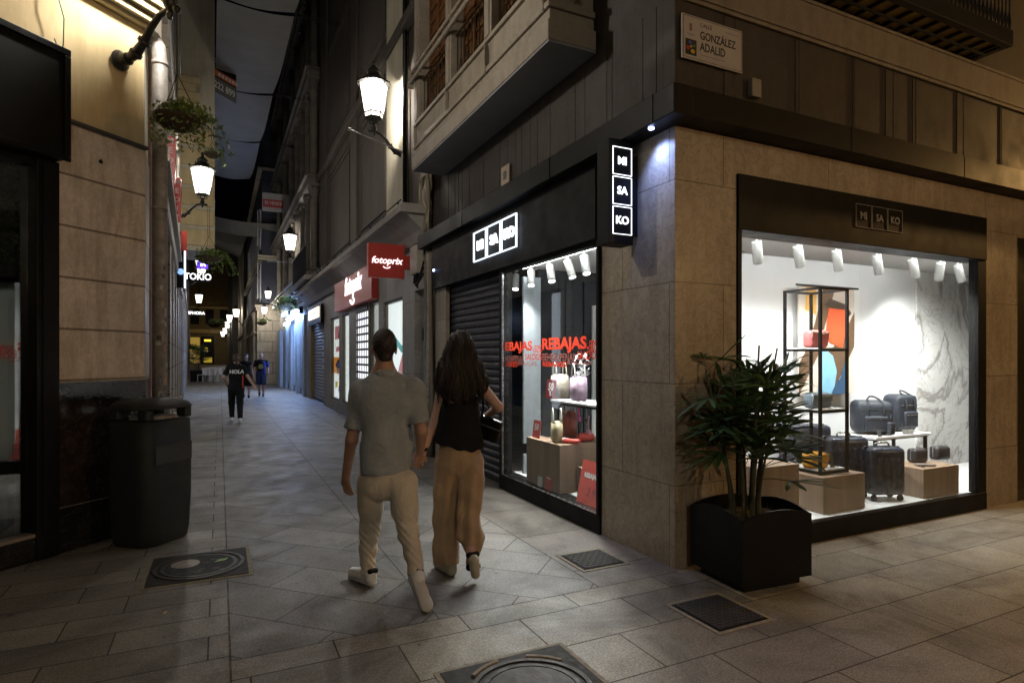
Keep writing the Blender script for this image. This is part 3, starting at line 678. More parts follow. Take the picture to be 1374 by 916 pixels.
# street window goods
t = thing('display_rack', 'black framed rack table with white top holding cream and lilac bags', 'display shelf', (3.6, 5.5, .69))
m = MB()
for x in (3.44, 3.80):
    for y in (5.02, 6.02): m.box(x-.012, x+.012, y-.012, y+.012, .48 if y < 5.4 else .688, 1.10)
for z in (1.09,):
    for x in (3.44, 3.80): m.box(x-.011, x+.011, 5.033, 6.007, z-.012, z+.012)
    for y in (5.02, 6.02): m.box(3.453, 3.787, y-.011, y+.011, z-.012, z+.012)
m.build('frame', M_black, t)
MB().box(3.42, 3.82, 5.0, 6.04, 1.1025, 1.125, .002).build('shelf', M_white, t)
t = thing('display_tower', 'black metal tower at the right edge of the street side window', 'display shelf', (3.6, 4.98, .472))
m = MB()
for x in (3.42, 3.80):
    for y in (4.86, 4.93): m.box(x-.012, x+.012, y-.012, y+.012, .472, 1.95)
m.box(3.41, 3.81, 4.85, 4.94, 1.951, 1.965); m.build('frame', M_black, t)
M_creamL = leather('cream_leather', (.70, .64, .52)); M_lilac = leather('lilac_leather', (.52, .38, .50)); M_redL = leather('red_leather', (.5, .05, .035))
def tote(loc, rz, w_, d_, h_, mat, label, cls=leather('white_trim', (.75, .74, .70))):
    t = thing('tote_bag', label, 'bag', loc, rz)
    m = MB(); m.prism([(-w_/2, 0), (w_/2, 0), (w_*.56, h_*.55), (w_*.46, h_), (-w_*.46, h_), (-w_*.56, h_*.55)], -d_/2, d_/2, Matrix(((1, 0, 0, 0), (0, 0, 1, 0), (0, 1, 0, 0), (0, 0, 0, 1))))
    bmesh.ops.bevel(m.bm, geom=m.bm.edges[:], offset=.015, segments=3, affect='EDGES'); m.build('bag_body', mat, t, True, True)
    m = MB()
    for y in (-d_/2, d_/2): m.tube([(w_*.25*math.cos(a*PI/10)*1, y*.9, h_*.92+.16*math.sin(a*PI/10)) for a in range(11)], .008, 6)
    m.build('handle', cls, t, True, True); return t
def rb(u, v, x): q = PX(u, v, x); return q
p0 = rb(751, 530, 3.66); tote((3.66, p0.y, 1.128), R(80), .26, .14, .28, M_creamL, 'cream backpack beside the lilac bag on the rack', leather('cream_leather', (.7, .64, .52)))
p0 = rb(776, 530, 3.62); tote((3.62, p0.y, 1.128), R(75), .26, .13, .27, M_lilac, 'lilac shopping bag with handles on the rack')
p0 = rb(747, 585, 3.30); tote((3.30, p0.y, .693), R(70), .19, .10, .22, leather('beige_canvas', (.42, .36, .22)), 'beige tote bag with white edging on the oak plinth')
p0 = rb(763, 575, 3.62); tote((3.62, p0.y, .688), R(80), .22, .12, .30, leather('brick_leather', (.22, .05, .035)), 'brick red bag under the rack table')
for u, c, lb in ((757, 'white_trim', 'white rolled slipper on the oak plinth'), (765, 'red_leather', 'red slipper next to the white one on the plinth')):
    p0 = rb(u, 588, 3.36); m = MB(); m.box(-.04, .04, -.10, .10, 0, .05, .024, T(3.32+(.06 if c[0] == 'r' else 0), p0.y, .692) @ Rz(R(35)), 4); o = m.build('slipper', MATS[c], None, True); tag(o, lb, 'shoe')
p0 = rb(784, 583, 3.6); m = MB(); m.box(-.10, .10, -.05, .05, 0, .09, .04, T(3.62, p0.y, .69), 4); o = m.build('purse', M_redL, None, True); tag(o, 'red rounded purse at the right under the rack', 'purse')
def card(u, v, x, w_, h_, z, mat, lb, txt=None, tm=None, lean=.12):
    q = PX(u, v, x); t = thing('sale_card', lb, 'sale card', (x, q.y, z), 0)
    M = face_w((x, q.y, z)) @ Rx(-lean); m = MB(); m.box(-w_/2, w_/2, 0, h_, -.003, .003, 0, M); m.build('board', mat, t)
    for (s_, sz, yy, bd) in (txt or []): text(s_, sz, M @ T(0, h_*yy, .004), tm or M_white, t, bold=bd, ext=.0005)
    return t
M_card = plain('red_card', (.62, .10, .08), .5, 0, .03); M_cardd = plain('dark_red_card', (.16, .015, .015), .5)
card(719, 575, 3.24, .17, .20, .693, M_card, 'small red price card at the left end of the oak plinth', [('50', .10, .6, .003)])
card(738, 520, 3.50, .22, .22, 1.128, M_cardd, 'dark red price card left of the cream backpack', [('50', .12, .6, .004), ('%', .08, .25, .002)])
card(724, 650, 3.19, .10, .19, .18, plain('white_card', (.75, .75, .75), .5), 'white leaflet leaning on the front of the oak plinth', [('REBAJAS', .02, .7, 0)], M_ink)
card(735, 650, 3.185, .14, .23, .18, M_card, 'small red leaflet leaning on the oak plinth', [('REBAJAS', .025, .55, .001)])
t = card(787, 655, 3.20, .36, .42, .18, M_card, 'large red sale board with handwritten price beside the stone pier', [('REBAJAS', .062, .66, .003)], lean=.2)
q = PX(787, 655, 3.20); M = face_w((3.20, q.y, .18)) @ Rx(-.2); text('2.99', .12, M @ T(.06, .12, .004), plain('marker_ink', (.1, .06, .12), .5), t, bold=-.002, ext=.0005, shear=.3)
for k_, (u_, v_, c_, lb_) in enumerate(((716, 540, (.7, .25, .4), 'pink and white charm hanging at the left of the rack'), (717, 560, (.6, .1, .35), 'dark charm with a magenta tassel under the rack'), (777, 553, (.75, .08, .35), 'magenta strap hanging under the white shelf'), (787, 556, (.05, .05, .05), 'black strap hanging near the right end of the shelf'), (790, 570, (.6, .3, .4), 'rose tassel at the right of the red purse'))):
    q_ = PX(u_, v_, 3.60); m = MB(); m.tube([(3.6, q_.y, q_.z+.10), (3.6, q_.y+.01, q_.z+.03), (3.6, q_.y, q_.z-.05)], .008, 6); m.box(3.585, 3.615, q_.y-.02, q_.y+.02, q_.z-.10, q_.z-.05, .008); tag(m.build('bag_charm', plain('charm_%d' % k_, c_, .4)), lb_, 'bag charm')
m = MB()
for k in range(40):
    a = rr.uniform(0, 6.28); r = rr.uniform(0, .12); h = rr.uniform(0, .26); c0 = Vector((3.62+math.cos(a)*r*.7, rb(780, 500, 3.62).y+math.sin(a)*r, 1.40+h))
    d = [Vector((rr.uniform(-1, 1), rr.uniform(-1, 1), rr.uniform(-1, 1)))*.04 for _ in range(3)]
    m.raw([c0+d[0], c0+d[1], c0+d[2]], [(0, 1, 2)])
tag(m.build('tissue_paper', plain('silver_tissue', (.6, .6, .62), .3)), 'crumpled silver tissue paper rising from the lilac bag', 'tissue paper')

# ------------------------------------------------------------------ lanterns
def lglass(name, c, st):
    s = N(name); e = s.n('ShaderNodeEmission'); e.inputs[0].default_value = (*c, 1); e.inputs[1].default_value = st
    t_ = s.n('ShaderNodeBsdfTransparent'); mx = s.n('ShaderNodeMixShader'); mx.inputs[0].default_value = .4
    s.L(t_.outputs[0], mx.inputs[1]); s.L(e.outputs[0], mx.inputs[2]); s.L(mx.outputs[0], s.o.inputs[0]); s.t.nodes.remove(s.b); return s.m
M_lglass = lglass('lantern_glass', (1, .93, .80), 6.0)
def bulb(t, watts, col):
    l = bpy.data.lights.new('bulb', 'POINT'); l.energy = watts; l.color = col; l.shadow_soft_size = .06
    o = link(bpy.data.objects.new('bulb', l)); o.parent = t; o.location = (0, .60, .92); return o
def rebulb(t, watts, col=(1, .935, .84), glass=None):
    for ch in list(t.children):
        if ch.type == 'LIGHT': ch.data = ch.data.copy(); ch.data.energy = watts; ch.data.color = col
        if glass and ch.name.startswith('lamp_glass'): ch.data = ch.data.copy(); ch.data.materials[0] = glass
def make_lantern(label, group):
    t = thing('wall_lantern', label, 'street lamp', (0, 0, 0), 0, group)      # +Y is away from the wall
    m = MB(); m.lathe([(0, 0), (.085, 0), (.09, .015), (.06, .05), (.045, .09), (.055, .11), (.035, .14)], 16, Rx(-PI/2)); m.build('wall_plate', M_bronze, t, local=True)
    pts = [(0, .10, .0), (0, .20, .03), (0, .30, .12), (0, .38, .23), (0, .48, .32), (0, .57, .35), (0, .66, .34)]
    m = MB(); m.tube(pts, [.04, .047, .035, .030, .026, .026, .022], 10)
    for i in (1, 2): m.tube([Vector(pts[i])+Vector((0, -.012, -.008)), Vector(pts[i])+Vector((0, .012, .010))], .056, 12)
    m.lathe([(0, 0), (.03, .02), (.035, .05), (0, .08)], 12, T(0, .68, .30)); m.build('arm', M_bronze, t, True, True)
    m = MB(); c = T(0, .60, 0)
    m.lathe([(0, .26), (.02, .27), (.03, .31), (.02, .34), (.045, .37), (.06, .41), (.03, .45), (.045, .48), (.035, .50)], 14, c)
    for k in range(6):
        a = 2*PI*(k+.5)/6; ca, sa = math.cos(a), math.sin(a)
        m.tube([(ca*.04, .60+sa*.04, .48), (ca*.11, .60+sa*.11, .50), (ca*.09, .60+sa*.09, .55), (ca*.155, .60+sa*.155, .585)], .009, 6)
        m.tube([(ca*.158, .60+sa*.158, .58), (ca*.262, .60+sa*.262, 1.19)], .0085, 6)
    m.lathe([(.150, .575), (.168, .575), (.168, .592), (.150, .592)], 6, c); m.lathe([(.172, .66), (.185, .66), (.187, .675), (.175, .675)], 6, c)
    m.build('frame', M_bronze, t, local=True)
    m = MB(); m.lathe([(.0, .592), (.150, .594), (.250, 1.185)], 6, c); m.build('lamp_glass', M_lglass, t, local=True)
    bulb(t, LAMP, (1, .935, .84))
    m = MB(); m.lathe([(.262, 1.187), (.30, 1.19), (.305, 1.215), (.26, 1.25), (.17, 1.31), (.12, 1.35), (.115, 1.40), (.13, 1.42), (.09, 1.47), (.04, 1.51), (.03, 1.54), (.045, 1.57), (.02, 1.61), (0, 1.64)], 12, c)
    for k in range(6):
        a = 2*PI*(k+.5)/6; m.lathe([(0, 0), (.02, .01), (.012, .05), (.02, .08), (0, .11)], 6, T(math.cos(a)*.285, .60+math.sin(a)*.285, 1.21))
    m.build('cap', M_bronze, t, local=True)
    return t
GL = 'wall lanterns along the left facades'; GR = 'wall lanterns along the right facades'; GF = 'distant lanterns near the end of the street'
Lp = make_lantern('nearest wall lantern on the yellow plaster, only its bracket in view', GL)
place(Lp, (-.819, 6.473, 4.30), R(-135))
def lantern(loc, rz, label, group, s=1.0):
    o = copy_tree(Lp); place(o, loc, rz, s); o['label'] = label; o['group'] = group; return o
lantern((-.985, 16.6, 5.0), R(-90), 'lit lantern on a curved bracket above the second hanging basket', GL)
lantern((-1.40, 32.8, 5.05), R(-90), 'lit lantern just behind the small purple sign on the left', GL)
lantern((-2.0, 50.5, 5.0), R(-90), 'small lit lantern on the left between the two white letter signs', GL)
R1 = lantern((3.12, 10.95, 5.36), R(90), 'big lit lantern beside the stone bay window on the right', GR)
lantern((3.12, 25.5, 5.25), R(90), 'lit lantern over the shutter of the blue lit shop', GR)
lantern((2.62, 33.6, 4.25), R(90), 'upper lantern of the pair before the pale stone wall', GR, .62)
lantern((2.62, 36.6, 3.65), R(90), 'lower lantern of the pair before the pale stone wall', GR, .62)
for i, (u, v, lb) in enumerate(((317, 420, 'nearest and highest lantern of the distant row'), (308, 427, 'second lantern of the distant row'), (305, 436, 'third lantern of the distant row'), (302, 444, 'fourth lantern of the distant row'), (299, 448, 'furthest and lowest lantern of the distant row'))):
    d = 4.3*FPX/(478-v); q = P(u, v, d); s = [1.25, 1.25, 1.4, 1.5, 1.6][i]
    lantern((q.x+.6*s, q.y, q.z-.9*s), R(90), lb, GF, s)
rebulb(Lp, LAMP*1.6)
# rods with small tips beside two lanterns
for (a, b, lb) in (((2.05, 10.8, 5.62), (3.11, 10.8, 5.33), 'thin metal rod sticking out below the big right lantern'), ((1.7, 25.4, 5.35), (3.11, 25.4, 5.35), 'thin metal rod beside the lantern over the shuttered shop')):
    m = MB(); m.tube([a, b], .014, 6); m.tube([Vector(a)+Vector((-.02, 0, 0)), Vector(a)+Vector((.03, 0, 0))], .03, 8); tag(m.build('banner_rod', M_pipe), lb, 'rod')
# lamps out of the picture that light the crossing: one behind to the left, one sodium lamp down the right hand street
o = lantern((.2, -4.99, 3.7), R(0), 'wall lantern on the building across the side street', 'wall lanterns across the side street')
rebulb(o, 310, (1, .90, .76))
Ob = thing('opposite_building', 'plain plastered building across the side street behind the viewer', 'building', (0, -5, 0))
m = MB(); m.box(-14, 18, -9, -5.0, 0, 13); m.build('plaster_wall', M_cream, Ob)
for k_ in range(9):
    MB().box(-12+k_*3.2, -10.6+k_*3.2, -5.0+.001, -4.97, 5.6, 8.0, .01).build('shutter', M_black, Ob)
    MB().box(-12.2+k_*3.2, -10.2+k_*3.2, -4.999, -4.95, .3, 3.0, .01).build('closed_shopfront', M_panel, Ob)
SOD = copy_tree(Lp); place(SOD, (12.4, 3.58, 3.7), R(180)); SOD['label'] = 'amber wall lantern further along the front facade'; SOD['group'] = 'amber lanterns along the front facade'
SOD2 = copy_tree(SOD); place(SOD2, (8.2, -4.99, 2.6), R(0)); SOD2['label'] = 'amber wall lantern across the side street'
G_s = lglass('sodium_glass', (1, .6, .25), 8)
rebulb(SOD, 850, (1, .56, .19), G_s); rebulb(SOD2, 560, (1, .60, .27), G_s)

# ------------------------------------------------------------------ photo shop building on the right
Bd = thing('shop_building', 'grey stone building with the red photo shop front and dark plaster above', 'building', (3.12, 9.66, 0))
X0 = 3.12
ops = [(9.72, 10.42, 2.78, 0), (11.20, 12.71, 2.76, .34), (13.11, 14.10, 2.88, 0), (14.15, 15.50, 2.88, 0), (16.45, 17.55, 2.80, .30), (17.95, 19.50, 2.80, .30), (20.45, 24.6, 3.2, 0)]
def facade(name, x0, x1, ya, yb, zt, ops, mat, parent):
    m = MB(); y = ya
    for (a, b, top, bot) in sorted(ops):
        if a > y: m.box(x0, x1, y, a, 0, zt)
        m.box(x0, x1, a, b, top, zt)
        if bot: m.box(x0, x1, a, b, 0, bot)
        y = b
    m.box(x0, x1, y, yb, 0, zt); return m.build(name, mat, parent)
facade('ground_floor_wall', X0, X0+.35, 9.66, 25.2, 3.9, ops, M_grey_st, Bd)
m = MB(); m.box(2.58, X0-.001, 9.40, 24.6, 3.93, 4.04, .006); m.box(2.64, X0-.001, 9.44, 24.6, 4.041, 4.09, .006)
m.prism([(2.70, 3.929), (3.118, 3.929), (3.118, 3.55), (3.03, 3.56), (2.95, 3.70)], 9.46, 24.6, Matrix(((1, 0, 0, 0), (0, 0, 1, 0), (0, 1, 0, 0), (0, 0, 0, 1))))
m.build('shop_cornice', M_greypl, Bd)
m = MB(); m.tube([(2.60, 9.42, 4.12), (2.60, 24.5, 4.12)], .012, 6)
for k in range(16): m.tube([(2.60, 9.6+k, 4.08), (2.60, 9.6+k, 4.13)], .016, 6)
m.build('cable_run', M_black, Bd)
m = MB(); m.box(2.45, X0-.0015, 20.3, 24.4, 4.10, 4.26, .02); m.build('balcony_slab', M_greypl, Bd)
m = MB()
for k in range(26): m.tube([(2.5, 20.4+k*.155, 4.26), (2.5, 20.4+k*.155, 5.2)], .01, 5)
m.box(2.48, 2.52, 20.3, 24.4, 5.2, 5.24); m.build('balcony_rail', M_iron, Bd)
# upper wall with recessed panels, pilaster, drain pipe
m = MB(); m.box(X0, X0+.4, 9.66, 21.5, 3.9, 16); m.build('upper_wall', M_dkplaster, Bd)
m = MB()
m.box(3.02, X0-.001, 10.82, 12.02, 4.10, 16, .01); m.box(2.99, 3.019, 10.95, 11.9, 4.1, 4.35)
m.build('pilaster', M_cream, Bd)
for q_ in ((19.9, 21.2), (15.2, 15.9)): MB().box(3.05, X0-.001, q_[0], q_[1], 4.1, 16, .01).build('dark_pilaster', M_dkplaster, Bd)
m = MB()
for (a, b) in ((12.25, 15.0), (16.1, 19.7)):
    for (z0, z1) in ((4.5, 7.3), (8.2, 11.2)):
        for w_ in (0, .16):
            m.box(3.085, 3.119, a+w_, b-w_, z1-w_-.05, z1-w_); m.box(3.085, 3.119, a+w_, b-w_, z0+w_, z0+w_+.05)
            m.box(3.085, 3.119, a+w_, a+w_+.05, z0+w_+.05, z1-w_-.05); m.box(3.085, 3.119, b-w_-.05, b-w_, z0+w_+.05, z1-w_-.05)
m.box(2.95, X0-.001, 9.7, 21.4, 7.55, 7.75, .02)
m.build('wall_moulding', M_dkplaster, Bd)
# grey door with graffiti
m = MB(); m.box(3.25, 3.30, 9.721, 10.419, 0, 2.779); dr = m.build('steel_door', plain('grey_steel_door', (.22, .23, .25), .5, .1, .25, 7), Bd)
m = MB()
for k in range(9):
    yy = 10.36-.07*k; m.tube([(3.247, yy, 1.95+rr.uniform(-.1, .1)), (3.247, yy-.05, 2.15+rr.uniform(-.1, .12)), (3.247, yy-.02, 1.9+rr.uniform(-.1, .1)), (3.247, yy-.08, 2.0)], .008, 4)
for k in range(14): yy = rr.uniform(9.8, 10.3); zz = rr.uniform(.6, 1.6); m.tube([(3.247, yy, zz), (3.247, yy-.04, zz+.1), (3.247, yy-.09, zz-.02)], .004, 4)
m.each('graffiti', plain('spray_black', (.03, .03, .04), .5), dr)
M_frame = plain('bronze_frame', (.09, .075, .06), .4, .3)
M_shoplight = glow('shop_tube_light', (1, .97, .95), 38)
shopw = MB(); shopw.box(3.471, 4.6, 9.75, 20.4, 0, .10); shopw.box(4.6, 4.65, 10.5, 20.4, 0, 3.2); shopw.box(3.471, 4.6, 10.55, 10.6, .1, 3.1); shopw.box(3.471, 4.6, 20.3, 20.35, .1, 3.1); shopw.box(3.471, 4.6, 10.6, 20.3, 3.1, 3.15)
shopw.build('shop_interior', M_wall_in, Bd)
for y_ in (11.9, 13.8, 15.2, 17.0, 18.7): MB().box(3.7, 3.95, y_-.5, y_+.5, 3.06, 3.099).build('ceiling_lamp', M_shoplight, Bd)
MB().box(3.17, 3.18, 14.16, 15.49, .1, 2.71).build('glow_panel', glow('interior_glow', (.95, .96, 1), 1.3), Bd)  # glowing sheet behind the grille, stands in for the lit interior
MB().box(3.26, 3.27, 13.12, 14.09, .1, 2.8).build('glow_panel', glow('interior_glow_soft', (.85, .88, .86), .5), Bd)  # weaker glowing sheet standing in for the interior seen through this window
def shopwin(a, b, z0, z1):
    m = MB(); m.box(3.16, 3.22, a, a+.06, z0, z1); m.box(3.16, 3.22, b-.06, b, z0, z1); m.box(3.16, 3.22, a+.06, b-.06, z0, z0+.06); m.box(3.16, 3.22, a+.06, b-.06, z1-.05, z1)
    f_ = m.build('window_frame', M_frame, Bd); MB().box(3.186, 3.192, a+.06, b-.06, z0+.06, z1-.05).build('glass', M_glass, f_)
for (a, b, t_, bt) in (ops[1], ops[4], ops[5]): shopwin(a, b, bt, t_)
shopwin(13.11, 14.10, .02, 2.88)
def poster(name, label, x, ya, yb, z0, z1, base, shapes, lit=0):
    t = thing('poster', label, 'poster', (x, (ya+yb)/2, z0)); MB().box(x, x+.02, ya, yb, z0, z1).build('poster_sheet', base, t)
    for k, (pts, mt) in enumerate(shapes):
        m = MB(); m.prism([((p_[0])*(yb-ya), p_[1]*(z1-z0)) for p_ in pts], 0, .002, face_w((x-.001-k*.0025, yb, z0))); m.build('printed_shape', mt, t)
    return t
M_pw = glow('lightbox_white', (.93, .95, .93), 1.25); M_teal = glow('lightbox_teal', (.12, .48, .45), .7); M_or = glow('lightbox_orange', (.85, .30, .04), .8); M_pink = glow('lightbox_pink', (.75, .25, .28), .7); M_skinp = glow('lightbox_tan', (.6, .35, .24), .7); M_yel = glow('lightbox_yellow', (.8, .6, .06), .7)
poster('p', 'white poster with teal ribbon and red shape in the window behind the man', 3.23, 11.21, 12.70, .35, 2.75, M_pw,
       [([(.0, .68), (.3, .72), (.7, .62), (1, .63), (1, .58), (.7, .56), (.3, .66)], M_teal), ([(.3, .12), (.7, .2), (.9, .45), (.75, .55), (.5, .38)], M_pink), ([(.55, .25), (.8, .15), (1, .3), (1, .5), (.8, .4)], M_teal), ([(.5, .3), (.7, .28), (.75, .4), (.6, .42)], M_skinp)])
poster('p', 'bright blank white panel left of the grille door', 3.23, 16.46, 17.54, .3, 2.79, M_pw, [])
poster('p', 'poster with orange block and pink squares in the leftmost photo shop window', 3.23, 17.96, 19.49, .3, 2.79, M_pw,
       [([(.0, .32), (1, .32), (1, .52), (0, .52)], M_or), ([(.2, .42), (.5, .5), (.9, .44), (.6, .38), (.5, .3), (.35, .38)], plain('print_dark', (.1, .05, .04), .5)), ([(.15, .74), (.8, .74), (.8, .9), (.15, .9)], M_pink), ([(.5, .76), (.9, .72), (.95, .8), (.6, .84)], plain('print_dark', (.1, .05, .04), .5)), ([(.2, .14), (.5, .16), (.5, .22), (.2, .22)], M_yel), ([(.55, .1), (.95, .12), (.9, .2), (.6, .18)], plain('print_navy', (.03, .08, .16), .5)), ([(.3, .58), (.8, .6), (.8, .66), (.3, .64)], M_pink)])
# roller grille
m = MB(); m.box(3.10, 3.16, 14.15, 15.5, 2.72, 2.88)
for k in range(15): zz = .1+k*.185; m.box(3.12, 3.135, 14.16, 15.49, zz, zz+.05)
for k in range(7): yy = 14.16+k*.2; m.box(3.1355, 3.142, yy, yy+.06, .05, 2.72)
m.build('roller_grille', plain('dark_grille', (.03, .03, .032), .45, .5), Bd)
# red fascia of the photo shop
m = MB(); m.box(2.97, 3.118, 13.13, 17.83, 2.885, 3.86, .006); fr_ = m.build('red_fascia', M_signred, Bd)
MG = face_w((2.966, 15.2, 3.40)); text('fotoprix', .62, MG, glow('red_fascia_letters', (1, .95, .98), 1.8), fr_, bold=.014, ext=.012, shear=.25, sx=.98)
m = MB(); m.tube([(.22*math.cos(a*PI/8), -.36+.11*math.sin(a*PI/8), .0) for a in range(-8, 1)], .03, 6, MG); m.build('smile_mark', glow('red_fascia_letters', (1, .95, .98), 1.8), fr_)
# red blade sign
p1 = PY(494, 325, 10.55); p2 = PY(543, 374, 10.55)
F = thing('blade_sign', 'square red projecting shop sign with lit white lettering and smile', 'shop sign', ((p1.x+p2.x)/2, 10.55, p2.z))
m = MB(); m.box(p1.x, p2.x, 10.55, 10.67, p2.z, p1.z, .006); m.box(p2.x+.002, X0-.002, 10.57, 10.65, p2.z+.18, p1.z-.18); m.build('sign_box', M_signred, F)
cx_, cz_ = (p1.x+p2.x)/2, (p1.z+p2.z)/2
text('fotoprix', .165, face_s((cx_, 10.546, cz_+.0)), glow('sign_letters_hot', (1, .96, .97), 1.5), F, bold=.002, ext=.004, shear=.25)
m = MB(); m.tube([(.06*math.cos(a*PI/8), -.10+.03*math.sin(a*PI/8), .0) for a in range(-8, 1)], .009, 6, face_s((cx_, 10.546, cz_))); m.build('smile_mark', glow('sign_letters_hot', (1, .96, .97), 5), F)
# shutter shop with pale sign
m = MB(); z = .05
while z < 3.0:
    m.prism([(3.27, z), (3.25, z+.03), (3.25, z+.08), (3.27, z+.11)], 20.9, 24.2, Matrix(((1, 0, 0, 0), (0, 0, 1, 0), (0, 1, 0, 0), (0, 0, 0, 1)))); z += .115
m.build('roller_shutter', plain('grey_blue_shutter', (.20, .20, .23), .45, .3, .2, 6), Bd)
m = MB(); m.box(3.14, 3.3, 24.201, 24.58, 0, 3.19); m.box(3.14, 3.3, 20.46, 20.899, 0, 3.19); m.each('door_jamb', plain('ochre_jamb', (.38, .27, .12), .6), Bd)
m = MB(); m.box(3.02, 3.115, 20.8, 24.0, 2.75, 3.38, .01); sg = m.build('sign_band', M_black, Bd)
m = MB(); m.box(3.0, 3.018, 21.1, 23.7, 2.95, 3.32, .01); m.build('cream_sign', glow('cream_sign_glow', (1, .82, .6), 1.6), sg)
for k in range(3): MB().box(2.99, 2.998, 22.0+k*.35, 22.16+k*.35, 3.1, 3.18).build('sign_mark', M_black, sg)
for k in range(5): MB().box(3.232, 3.245, 21.1, 21.9, 1.2+k*.22, 1.3+k*.22).build('pale_notice', plain('pale_notice_paint', (.45, .55, .65), .5), Bd)

# meter box, cables and pipes between the corner building and the photo shop
def pxy(u, v, x=3.10): return PX(u, v, x)
m = MB(); a = pxy(549, 318, 3.02); b = pxy(566, 345, 3.02); m.box(2.96, 3.10, b.y+.1 if b.y < a.y else a.y, max(a.y, b.y)-.25, 3.02, 3.50, .01); o = m.build('meter_box', plain('beige_metal', (.36, .33, .27), .5)); tag(o, 'beige metal meter box under the cornice beside the red projecting sign', 'meter box')
t = thing('cable_bundle', 'bundle of old pipes and cables running down between the two buildings', 'cables', (3.0, 9.45, 0))
rr = random.Random(11)
for k, (yy, r_) in enumerate(((9.30, .035), (9.40, .05), (9.52, .03), (9.60, .02), (9.47, .018))):
    pts = [(3.06+rr.uniform(-.02, .02), yy+rr.uniform(-.015, .015), z) for z in (0, 1, 2, 2.8, 3.3)]
    m = MB(); m.tube(pts, r_, 8); m.build('pipe', M_pipe if k % 2 else plain('dusty_cable', (.17, .14, .10), .8), t, True)
for k in range(26):
    y0_ = rr.uniform(9.25, 9.75); pts = []
    yy, xx = y0_, 3.06
    for z in np.linspace(3.62, 5.6 if k % 3 else 8, 9):
        pts.append((xx+rr.uniform(-.09, .03), yy, z)); yy += rr.uniform(-.06, .06)
    m = MB(); m.tube(pts, rr.choice((.012, .018, .03)), 6); m.build('cable', plain('dusty_cable', (.17, .14, .10), .8) if k % 2 else plain('pale_cable', (.42, .36, .26), .7), t, True)
for k in range(5):
    z_ = 3.7+k*.42; m = MB(); m.box(2.98, 3.06, 9.35+.05*(k % 2), 9.55, z_, z_+rr.uniform(.12, .22), .01); m.build('cable_box', plain('dusty_box', (.24, .21, .16), .8), t)
for k in range(3):
    m = MB(); m.tube([(3.02, 10.05-.1*k, 3.1), (2.97, 9.95-.1*k, 2.86-.05*k), (2.98, 9.75, 2.84), (3.04, 9.6, 3.0+.1*k)], .016, 6); m.build('hanging_loop', M_black, t, True)
m = MB(); m.tube([(3.03, 10.72, 4.1), (3.03, 10.72, 14)], .04, 8); tag(m.build('drain_pipe', M_black, None, True), 'dark drain pipe running up between the stone bay and the lit pilaster', 'pipe')

# ------------------------------------------------------------------ further right hand buildings
Cb = thing('ornate_building', 'tall ornate building with carved bay columns behind the second right lantern', 'building', (3.2, 25, 0))
ops2 = [(26.0, 27.6, 3.1, 0), (28.4, 30.2, 3.1, 0), (31.0, 32.6, 3.1, 0)]
facade('ground_floor_wall', 3.14, 3.5, 25.21, 37.6, 3.9, ops2, M_greypl, Cb)
m = MB(); m.box(3.14, 3.6, 21.51, 37.6, 3.91, 17); m.build('upper_wall', M_dkplaster, Cb)
m = MB()
for y_ in (21.9, 23.3, 24.9, 26.7, 29.0, 32.0, 35.5):
    m.lathe([(.17, 4.3), (.2, 4.5), (.13, 4.7), (.13, 7.2), (.2, 7.4), (.22, 7.8), (.13, 8.0), (.13, 10.9), (.2, 11.1), (.22, 11.6), (.14, 11.8), (.14, 16)], 10, T(2.95, y_, 0))
m.each('column', M_corn_dk, Cb, True)
m = MB()
for z_ in (4.3, 7.5, 11.2, 14.6): m.box(2.7, 3.139, 21.6, 37.5, z_, z_+.3, .03); m.box(2.62, 3.139, 21.55, 37.5, z_+.301, z_+.38, .01)
m.build('balcony_slab', M_corn_dk, Cb)
rr = random.Random(5); m = MB()
for k in range(90):
    z_ = rr.choice((4.25, 7.45, 11.15, 14.55))+rr.uniform(-.35, .1); y_ = rr.choice((21.9, 23.3, 24.9, 26.7, 29.0, 32.0))+rr.gauss(0, .22)
    m.lathe([(0, -.07), (.06, -.04), (.075, 0), (.05, .05), (0, .07)], 6, T(2.76+rr.uniform(-.04, .1), y_, z_))
m.each('carving', M_corn_dk, Cb, True)
m = MB()
for (a, b) in ((22.15, 23.1), (23.6, 24.6), (25.2, 26.4), (27.2, 28.6), (29.5, 31.6), (32.5, 35.2)):
    for z_ in (4.75, 8.1, 11.8): m.box(3.12, 3.1385, a, b, z_, z_+2.3)
m.each('bay_window_glass', plain('dark_pane', (.012, .012, .014), .2), Cb)
M_bluewall = plain('cool_shop_front', (.42, .45, .48), .5, 0, .15, 4)
m = MB()
for k, (a, b) in enumerate(((25.3, 25.9), (27.65, 28.3), (30.25, 30.95), (32.65, 33.4))): m.box(3.02, 3.139, a, b, 0, 3.3, .01)
for y_ in (26.3, 26.9, 28.8, 29.5, 31.4, 32.0): m.box(3.08, 3.14, y_, y_+.09, .3, 3.1)
m.each('shop_pilaster', M_bluewall, Cb)
m = MB()
for (a, b, t_, _) in ops2: m.box(3.30, 3.34, a, b, 0, t_)
m.each('dark_shopwindow', plain('dim_window', (.03, .035, .045), .15), Cb)
m = MB(); m.box(2.86, 3.01, 25.4, 29.8, 3.35, 3.62, .01); m.box(2.6, 2.85, 27.2, 29.0, 3.40, 3.55, .01); bs = m.build('sign_band', M_black, Cb)
M_blueglow = glow('cold_blue_sign', (.30, .50, 1), 48)
m = MB(); m.box(2.70, 2.85, 25.6, 27.0, 3.40, 3.50); m.box(2.5, 2.595, 27.3, 28.9, 3.42, 3.53); m.box(2.75, 3.0, 26, 29.6, 3.30, 3.345); m.each('lit_sign_strip', M_blueglow, bs)
